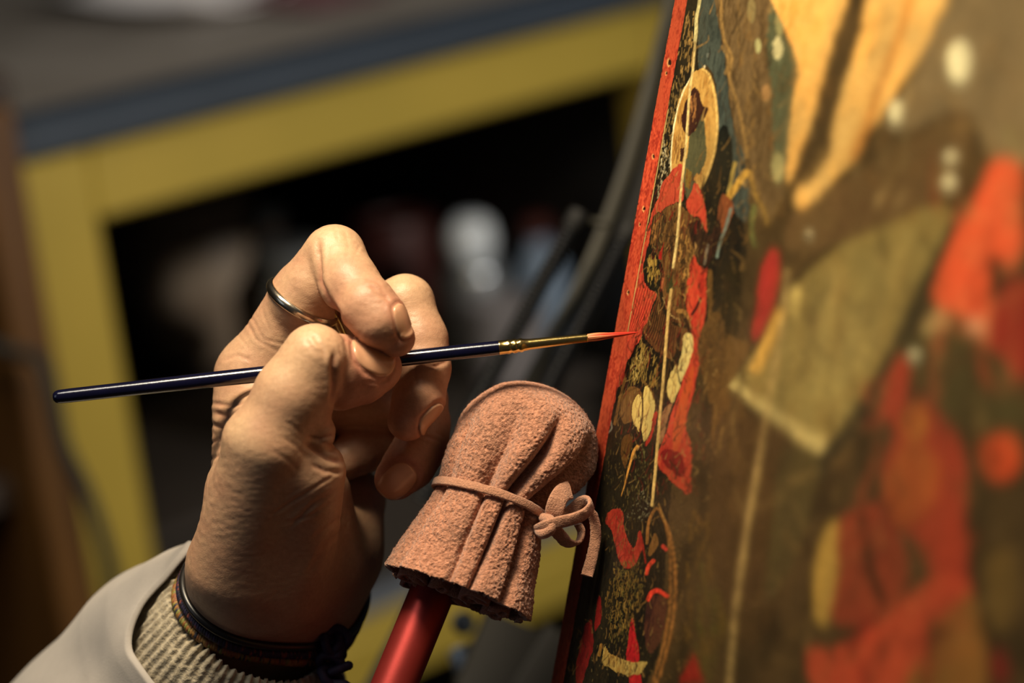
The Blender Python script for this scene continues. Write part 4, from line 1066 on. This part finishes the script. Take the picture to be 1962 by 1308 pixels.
# breast plate of black and gold below
bk = [(1230,644),(1240,660),(1256,676),(1270,686),(1278,688),(1272,760),(1268,786),(1258,770),(1250,742),(1236,738),(1224,742),(1212,738),(1202,722),(1200,702),(1210,680)]
poly(bk, (30,24,14), (16,14,10), 0.4, h=0.04)
hatch([(1230,650),(1262,690),(1262,740),(1240,735),(1205,730),(1206,700)], 110, 16, 1.6, (150,118,56), 75, 18, curl=0.12, seed=14)
hatch([(1210,700),(1228,670),(1235,700),(1215,735)], 40, 6, 1.8, (190,158,84), 80, 40, seed=15)
stroke([(1230,728),(1238,736),(1248,752),(1256,780),(1262,790)], 4, (120,86,40)); stroke([(1248,740),(1254,728)], 4, (136,100,44))
stroke([(1284,690),(1276,730),(1270,775)], 4, (58,38,18)); stroke([(1292,690),(1284,720),(1278,760)], 4, (66,44,22)); stroke([(1302,640),(1296,680),(1284,712)], 7, (30,22,14))
# legs
poly([(1199,748),(1218,742),(1232,756),(1228,772),(1212,806),(1198,812),(1186,790)], (120,82,40), (80,54,28), 0.5)
CRM, CRM2 = (226,196,112), (198,160,84)
poly([(1218,762),(1230,758),(1232,785),(1228,818),(1224,826),(1214,808),(1212,784)], CRM, CRM2, 0.3, h=0.05)
poly([(1236,740),(1242,742),(1251,760),(1254,778),(1252,805),(1244,832),(1237,845),(1230,828),(1231,785),(1233,755)], CRM, CRM2, 0.3, h=0.05)
stroke([(1232,752),(1230,800),(1226,824)], 2.0, (56,32,16)); stroke([(1232,762),(1232,800),(1228,826)], 1.2, (56,32,16))
poly([(1312,642),(1326,640),(1327,668),(1320,700),(1308,726),(1302,728),(1296,714),(1302,690),(1308,665)], (230,206,130), (206,170,92), 0.25, h=0.05)
poly([(1296,698),(1300,728),(1304,738),(1296,758),(1288,772),(1281,762),(1277,748),(1282,722)], (226,198,118), CRM2, 0.25, h=0.05)
stroke([(1296,695),(1300,718),(1302,730)], 2, (70,44,22))
poly([(1288,772),(1280,800),(1270,840),(1264,850),(1262,820),(1272,785)], (170,120,78), (120,80,50), 0.4)
poly([(1254,790),(1261,794),(1254,820),(1246,846),(1239,856),(1237,850),(1247,828)], (186,40,32), var=0.3); stroke([(1256,780),(1262,788)], 3, (60,30,20))
stroke([(1198,725),(1190,755),(1182,790),(1178,812)], 5, (120,82,40)); stroke([(1170,806),(1172,820),(1166,828)], 3, (150,140,120), alpha=0.7)
# --- lower field
poly([(1194,838),(1206,832),(1212,846),(1204,870),(1198,895),(1192,880),(1190,855)], (104,66,28), (70,44,20), 0.6)
hatch([(1230,850),(1250,900),(1240,960),(1200,960),(1215,900)], 60, 6, 1.6, (120,110,60), 80, 40, alpha=0.6, seed=16)
hatch([(1230,930),(1250,960),(1240,1000),(1200,990)], 70, 2.2, 1.3, (170,156,116), 80, 50, alpha=0.5, seed=17)
stroke([(1221,855),(1214,866),(1206,892),(1198,925),(1190,950)], 6, (206,140,62), h=0.08, taper=True)
poly([(1162,985),(1172,976),(1186,974),(1195,985),(1195,1010),(1202,1034),(1214,1048),(1221,1036),(1222,1022),(1227,1018),(1232,1045),(1226,1060),(1218,1078),(1206,1088),(1196,1088),(1188,1076),(1180,1050),(1172,1020),(1160,1000)], (192,58,40), (144,36,28), 0.5, h=0.05)
hatch([(1170,990),(1190,985),(1205,1050),(1220,1060),(1200,1085)], 40, 18, 1.4, (100,16,14), 105, 20, alpha=0.6, seed=18)
stroke([(1227,1020),(1232,1045),(1237,1078)], 3, (150,34,24))
hatch([(1176,1080),(1228,1070),(1232,1140),(1215,1200),(1165,1220),(1160,1150)], 220, 8, 1.4, (140,104,46), 85, 25, curl=0.3, seed=19)
hatch([(1176,1080),(1228,1070),(1232,1140),(1200,1240),(1165,1240)], 140, 6, 1.3, (104,88,40), 80, 50, curl=0.5, seed=20)
stroke([(1240,1040),(1242,1008),(1249,985),(1258,974),(1266,982),(1276,1008),(1283,1050),(1285,1110),(1283,1170),(1274,1225),(1262,1270),(1250,1310)], 5, (140,90,42), h=0.12)
stroke([(1266,984),(1280,1012),(1289,1050),(1294,1100),(1292,1170),(1282,1230),(1268,1280),(1258,1310)], 5.5, (150,96,44), h=0.12)
stroke([(1262,965),(1275,1000)], 3, (150,104,48))
poly([(1248,1030),(1256,1020),(1262,1040),(1250,1060),(1242,1062)], (140,92,44), (96,64,30), 0.4)
poly([(1240,1150),(1252,1138),(1272,1142),(1278,1160),(1268,1220),(1246,1250),(1234,1220),(1236,1180)], (86,48,32), (50,28,24), 0.6)
stroke([(1239,1098),(1243,1084),(1252,1074)], 7, (214,64,42), h=0.04); stroke([(1242,1148),(1248,1136),(1258,1131),(1268,1135),(1278,1141)], 8, (222,60,40), h=0.04); stroke([(1270,1046),(1276,1052)], 7, (200,60,44))
poly([(1211,1184),(1217,1205),(1222,1235),(1223,1268),(1202,1268),(1203,1230)], (196,34,36), (146,22,28), 0.4, h=0.04); poly([(1205,1290),(1228,1290),(1232,1320),(1208,1320)], (196,34,36), (146,22,28), 0.4)
poly([(1158,1240),(1170,1252),(1186,1260),(1204,1266),(1222,1267),(1238,1266),(1234,1280),(1226,1290),(1208,1294),(1186,1290),(1168,1280),(1156,1270)], (200,166,88), (150,110,50), 0.5, h=0.05)
hatch([(1165,1255),(1232,1270),(1222,1288),(1168,1275)], 30, 10, 1.3, (80,52,28), 80, 20, seed=21)
poly([(1146,1145),(1152,1150),(1152,1180),(1142,1210),(1140,1190)], (150,26,26), var=0.4); poly([(1120,1200),(1134,1190),(1136,1240),(1118,1300),(1108,1320),(1104,1280)], (140,24,24), (96,18,20), 0.5)
stroke([(1152,1235),(1148,1255)], 5, (140,96,40))
# --- fine gold of the middle ground
for p0, p1 in (((1360,520),(1362,700)),((1372,700),(1366,900)),((1395,830),(1392,900)),((1330,980),(1345,1005))): stroke([p0, p1], 9, (112,78,36), alpha=0.7)
poly([(1388,530),(1412,500),(1420,560),(1404,700),(1388,740),(1376,700)], (40,32,16), (26,22,12), 0.4)
poly([(1340,640),(1380,600),(1400,740),(1380,820),(1345,720)], (110,76,36), (74,52,26), 0.5)
hatch([(1320,980),(1400,1000),(1390,1250),(1310,1300)], 90, 26, 5, (120,86,34), 80, 30, alpha=0.5, seed=22)
hatch([(1340,1080),(1392,1120),(1380,1300),(1320,1300)], 60, 20, 5, (92,90,30), 80, 40, alpha=0.5, seed=23)
poly([(1300,1308),(1330,1250),(1350,1310)], (170,36,28), smooth=False); poly([(1380,1120),(1400,1110),(1396,1190),(1376,1240)], (112,86,34), (84,66,28), 0.5)
# fine flecks of old gilding over the dark grounds
hatch([(1318,0),(1400,300),(1420,600),(1340,900),(1250,1308),(1130,1308),(1160,900),(1290,300)], 420, 4, 1.3, (150,122,66), 80, 60, alpha=0.45, seed=41)
hatch([(1160,840),(1250,860),(1250,1300),(1140,1300)], 160, 7, 1.4, (104,84,40), 82, 30, alpha=0.5, curl=0.2, seed=42)
# --- nearer, right part of the picture
poly([(1455,530),(1470,488),(1485,476),(1494,500),(1490,560),(1476,605),(1452,650),(1440,646),(1448,590)], (186,52,40), (136,40,36), 0.5)
poly([(1395,640),(1440,660),(1400,735),(1380,760)], (120,84,40), (84,60,30), 0.4)
bei = [(1394,738),(1440,682),(1482,632),(1510,590),(1540,530),(1610,470),(1690,432),(1780,396),(1832,400),(1800,470),(1745,570),(1690,690),(1630,790),(1574,868),(1535,845),(1470,790)]
poly(bei, (150,128,70), (122,96,48), 0.5, smooth=False)
poly([(1394,738),(1405,725),(1560,835),(1590,840),(1574,870),(1530,846)], (204,178,110), (176,146,84), 0.3, smooth=False)
stroke([(1496,600),(1470,660),(1448,705)], 20, (216,162,72)); stroke([(1525,560),(1518,590)], 26, (196,166,92))
for x0, y0, x1, y1 in ((1600,520,1560,760),(1680,480,1600,760),(1740,450,1650,700)): stroke([(x0,y0),(x1,y1)], 24, (164,142,80), alpha=0.4)
poly([(1830,400),(1860,410),(1800,520),(1740,660),(1660,790),(1590,900),(1560,930),(1574,868),(1640,780),(1700,680),(1750,570),(1800,470)], (58,50,30), (40,34,22), 0.4)
poly([(1540,380),(1640,330),(1760,260),(1850,200),(1850,300),(1780,390),(1650,450),(1560,480),(1500,470)], (106,80,46), (86,62,36), 0.5)
poly([(1790,-20),(1990,-20),(1990,290),(1900,300),(1850,210),(1740,250),(1700,230),(1760,130)], (130,108,74), (104,84,54), 0.4)  # lamp haze on the varnish, painted in as a pale brown area
poly([(1400,780),(1520,860),(1560,900),(1540,1000),(1480,1180),(1420,1240),(1370,1100),(1360,900)], (82,58,30), (60,44,22), 0.5)
poly([(1500,860),(1570,880),(1530,1050),(1470,1150),(1480,1000)], (84,70,38), (66,54,28), 0.4)
# gilded bands
poly([(1480,-20),(1618,-20),(1598,70),(1572,170),(1556,230),(1530,300),(1514,350),(1507,336),(1514,240),(1528,130),(1502,50)], (244,186,100), (214,146,64), 0.4)
poly([(1676,-20),(1812,-20),(1790,50),(1746,130),(1692,215),(1656,262),(1644,300),(1596,340),(1572,372),(1540,396),(1522,386),(1530,356),(1572,322),(1592,292),(1598,235),(1622,150),(1648,70)], (246,194,110), (220,156,72), 0.4)
stroke([(1750,-10),(1700,130),(1660,240),(1634,300)], 16, (196,126,54), alpha=0.9); stroke([(1580,290),(1560,330),(1540,350)], 16, (110,84,46))
# cloaked figures at the right
poly([(1902,312),(1925,300),(1948,305),(1958,330),(1960,400),(1955,480),(1925,500),(1894,490),(1896,560),(1888,620),(1850,605),(1792,582),(1800,520),(1830,450),(1858,400),(1882,352)], (226,92,50), (204,74,42), 0.3)
poly([(1915,560),(1960,530),(1985,560),(1985,700),(1930,735),(1898,720),(1896,650)], (156,44,30), (110,32,24), 0.4)
stroke([(1935,250),(1950,300)], 26, (130,110,70)); poly([(1770,620),(1800,590),(1820,610),(1800,645),(1770,650)], (196,168,104), var=0.3); poly([(1848,612),(1886,605),(1888,640),(1860,648)], (220,150,104), var=0.3)
poly([(1700,720),(1740,650),(1860,640),(1960,740),(1962,840),(1880,830),(1800,800),(1760,740)], (78,68,36), (56,44,24), 0.5)
poly([(1690,760),(1716,690),(1738,680),(1744,720),(1735,770),(1776,770),(1830,830),(1852,900),(1848,1000),(1850,1110),(1800,1112),(1770,1050),(1700,980),(1690,890),(1716,830),(1692,800)], (168,60,36), (126,42,28), 0.45)
poly([(1730,790),(1765,772),(1775,820),(1750,860),(1735,840)], (186,112,44), (160,80,34), 0.4); poly([(1700,900),(1740,850),(1800,880),(1790,960),(1730,1010),(1696,960)], (178,86,38), (150,62,30), 0.5)
poly([(1572,1040),(1590,1004),(1612,1006),(1606,1080),(1596,1150),(1580,1200),(1562,1180),(1560,1100)], (196,152,70), (150,112,46), 0.4)
poly([(1606,1010),(1650,965),(1700,985),(1740,1080),(1700,1170),(1640,1200),(1592,1180),(1604,1090)], (152,62,36), (110,42,28), 0.5); stroke([(1652,990),(1665,1080),(1690,1150)], 18, (60,34,18))
poly([(1545,1248),(1600,1240),(1680,1196),(1740,1146),(1790,1108),(1840,1104),(1862,1130),(1820,1170),(1780,1230),(1730,1330),(1575,1330)], (202,78,46), (168,58,36), 0.35)
poly([(1800,1190),(1850,1140),(1872,1160),(1884,1330),(1735,1330),(1775,1245)], (146,96,42), (112,74,34), 0.5); stroke([(1790,1200),(1770,1320)], 20, (90,60,28))
poly([(1878,860),(1910,830),(1945,840),(1955,880),(1930,915),(1890,910)], (204,76,36), (186,60,30), 0.3)
poly([(1890,1080),(1930,1050),(1950,1120),(1930,1200),(1900,1190)], (112,84,40), var=0.4); poly([(1895,1260),(1920,1240),(1935,1290),(1910,1320)], (120,36,30), var=0.4)
for x, y, rx, ry in ((1838,120,20,42),(1716,218,12,22),(1820,302,10,10),(1752,682,9,9),(1818,350,10,12),(1551,450,5,5)):  # glints of raised gold, painted in as cream spots
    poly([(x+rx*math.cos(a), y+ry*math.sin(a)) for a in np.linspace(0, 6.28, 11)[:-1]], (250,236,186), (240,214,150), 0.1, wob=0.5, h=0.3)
# loose dabs of the old painter: shadows, half tones and lights laid over the shapes
def dabs(n, box, ln, w, pal, alpha, seed, ang=78, spread=30):
    rs = np.random.RandomState(seed)
    for _ in range(n):
        x, y = rs.uniform(box[0], box[2]), rs.uniform(box[1], box[3]); a = math.radians(ang + rs.normal(0, spread)); l = ln * rs.uniform(0.5, 1.4)
        dx, dy = math.cos(a) * l / 2, -math.sin(a) * l / 2
        stroke([(x - dx, y - dy), (x + rs.normal(0, l * 0.12), y), (x + dx, y + dy)], w * rs.uniform(0.5, 1.3), pal[rs.randint(len(pal))], alpha=alpha * rs.uniform(0.4, 1.0), taper=True)
DK = [(40,28,16), (58,40,22), (34,24,14)]; OC = [(150,112,58), (120,84,40), (176,136,76)]; RD = [(120,30,22), (96,24,18), (170,60,34)]
dabs(130, (1400,420,1960,1300), 70, 12, DK, 0.55, 51); dabs(90, (1400,380,1960,1300), 60, 9, OC, 0.40, 52)
dabs(40, (1640,720,1860,1300), 90, 16, RD, 0.6, 53, 65, 25); dabs(30, (1790,330,1962,720), 80, 14, RD[2:] + [(230,120,70)], 0.5, 54, 75, 15)
dabs(60, (1480,0,1800,400), 60, 6, [(190,126,58), (250,206,130), (150,100,48)], 0.35, 55, 68, 10); dabs(60, (1400,0,1530,440), 40, 7, DK + OC, 0.4, 56, 80, 20)
dabs(60, (1660,0,1962,420), 60, 14, DK[:2] + OC, 0.35, 57)
dabs(420, (1180,400,1400,960), 18, 3.4, DK, 0.8, 58, 80, 25); dabs(300, (1180,330,1370,960), 14, 2.2, OC, 0.6, 59, 80, 25)
dabs(260, (1190,330,1350,950), 24, 2.4, RD[:2], 0.7, 60, 80, 12); dabs(260, (1090,960,1320,1300), 16, 3.0, DK + OC[:2], 0.7, 61, 82, 25)
dabs(200, (1340,0,1480,900), 30, 4, DK + OC[:2], 0.6, 62, 80, 15)
# --- red border of the left edge, with chips, and the thin gilt line beside it
m = S < (8.6 + 0.5 * WOB1); tt = np.clip(0.35 + 1.6 * NZ + 1.2 * NZ2 + 1.4 * NZF, 0, 1)[..., None]
col = np.where(m[..., None], rgbl((216,84,52)) * (1 - tt) + rgbl((160,48,32)) * tt, col); hgt = np.where(m, 0.03, hgt)
m = (np.abs(S - 9.1) < 0.22) & (GY > 210) & (GY < 640) & (NZ > -0.25); col[m] = rgbl((196,160,96))
m = (S < 0.5) & (NZF + NZ > 0.25); col[m] = rgbl((70,24,18))
for x, y, r in ((1283,120,3.2),(1277,140,1.6),(1252,300,2),(1234,400,2.2),(1226,430,1.5),(1204,560,1.8)):
    d = np.hypot((GX - x) / r, (GY - y) / (r * 1.7)); col[d < 1] = rgbl((44,18,14)); hgt -= 0.25 * np.exp(-d ** 2)
    k = (d > 1) & (d < 1.7) & (GX < x); col[k] = rgbl((226,150,90))
# long pale fillings of two cracks
c1 = [(1342,-10),(1339,12),(1336,26),(1334,40),(1334,58),(1332,80),(1330,110),(1327,140),(1322,180),(1318,240),(1314,290),(1310,330),(1304,380),(1300,430),(1296,470),(1290,512)]
c1b = [(1286,555),(1282,590),(1279,630),(1274,690),(1270,740),(1265,790),(1260,850),(1256,900),(1251,950),(1249,968)]
c2 = [(1508,520),(1500,590),(1487,690),(1472,780),(1456,870),(1440,960),(1424,1060),(1410,1160),(1402,1240),(1396,1320)]
stroke(c1[:6], 6, (226,206,140), h=0.15); stroke(c1[5:], 4.2, (224,190,120), h=0.15); stroke(c1b, 5, (206,166,96), h=0.15)
stroke(c2, 6, (196,158,94), h=0.2)
# broad soft brushwork of the middle of the picture: colours melt into each other
js = np.where(s_ax > 58)[0]
a_ = col[js[0]:]
for r_, n_ in ((1, 3),):
    for _ in range(n_):
        for ax in (0, 1):
            rr_ = r_ if ax == 0 else r_ * 3
            c_ = np.cumsum(np.pad(a_, [(rr_ + 1, rr_) if k == ax else (0, 0) for k in range(3)], mode='edge'), axis=ax)
            a_ = (np.take(c_, range(2 * rr_ + 1, c_.shape[ax]), axis=ax) - np.take(c_, range(0, c_.shape[ax] - 2 * rr_ - 1), axis=ax)) / (2 * rr_ + 1)
wb = sstep(62, 100, s_ax[js[0]:])[:, None, None]
col[js[0]:] = col[js[0]:] * (1 - wb) + a_ * wb
# a yellowed, uneven tone over everything
NZL = vnoise(np.stack([S / 22, Vv / 26, 0 * S + 5], -1), 83, 2)
gl = np.clip(0.5 + NZ2 * 1.3 + NZL * 1.4 + 0.5 * NZ + 0.35 * NZF, 0, 1)[..., None]
col = col * (0.62 + 0.45 * gl) * np.array([1.0, 0.96, 0.80]) + np.array([0.012, 0.009, 0.004]) * (1 - gl)
# aged varnish: brown film, thin where worn
hgt += 0.06 * NZF + 0.10 * NZ + 0.12 * WOB1
crk = np.abs(vnoise(np.stack([S / 2.2, Vv / 4.5, 0 * S + 3], -1), 91, 2)); hgt -= 0.05 * np.exp(-(crk / 0.012) ** 2)
PT = PT + PN * hgt[..., None]
M_icon = mat('varnished_paint', (0.2, 0.1, 0.05), 0.36, attr='Col', noise=0.12, nscale=260, bump=0.35, bscale=900, bdist=0.0003, spec=0.5, coat=0.15)
M_pw = mat('old_panel_wood', lin(70, 40, 26), 0.7, noise=0.7, nscale=30, stretch=(8, 8, 1), bump=0.4, bscale=120)
icon = empty('icon_panel', W(e_bot - EV * 60), 'old painted wooden icon with red border and haloed saint in a red cloak', 'painting')
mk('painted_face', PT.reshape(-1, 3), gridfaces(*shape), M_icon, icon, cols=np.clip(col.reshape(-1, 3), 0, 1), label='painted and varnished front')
# the board behind, its worn red left edge
def bd_(s, v, d): return e_bot + ES * s + EV * v - PN * d
s1, v0, v1 = 330.0, -60.0, VH + 60.0; V = []
for d, i in ((0.25, 0.0), (1.2, -0.7), (24.0, -0.7), (25.0, 0.2)):
    for s_, v_ in ((i, v0 + i), (s1 - i, v0 + i), (s1 - i, v1 - i), (i, v1 - i)): V.append(bd_(s_ + 0.1, v_, d))
F = [tuple(f) for f in gridfaces(4, 4, wrap_v=True)] + [(0, 1, 2, 3), (15, 14, 13, 12)]
mk('wooden_board', V, F, M_pw, icon, smooth=False)
# back battens
for vv_ in (20.0, VH - 20.0):
    V = []
    for d, i in ((25.2, 0.0), (38, 0.0), (39, 1.0)):
        for s_, v_ in ((20 + i, vv_ - 18 + i), (s1 - 20 - i, vv_ - 18 + i), (s1 - 20 - i, vv_ + 18 - i), (20 + i, vv_ + 18 - i)): V.append(bd_(s_, v_, d))
    mk('batten', V, [tuple(f) for f in gridfaces(3, 4, wrap_v=True)] + [(0, 1, 2, 3), (11, 10, 9, 8)], M_pw, icon, smooth=False)
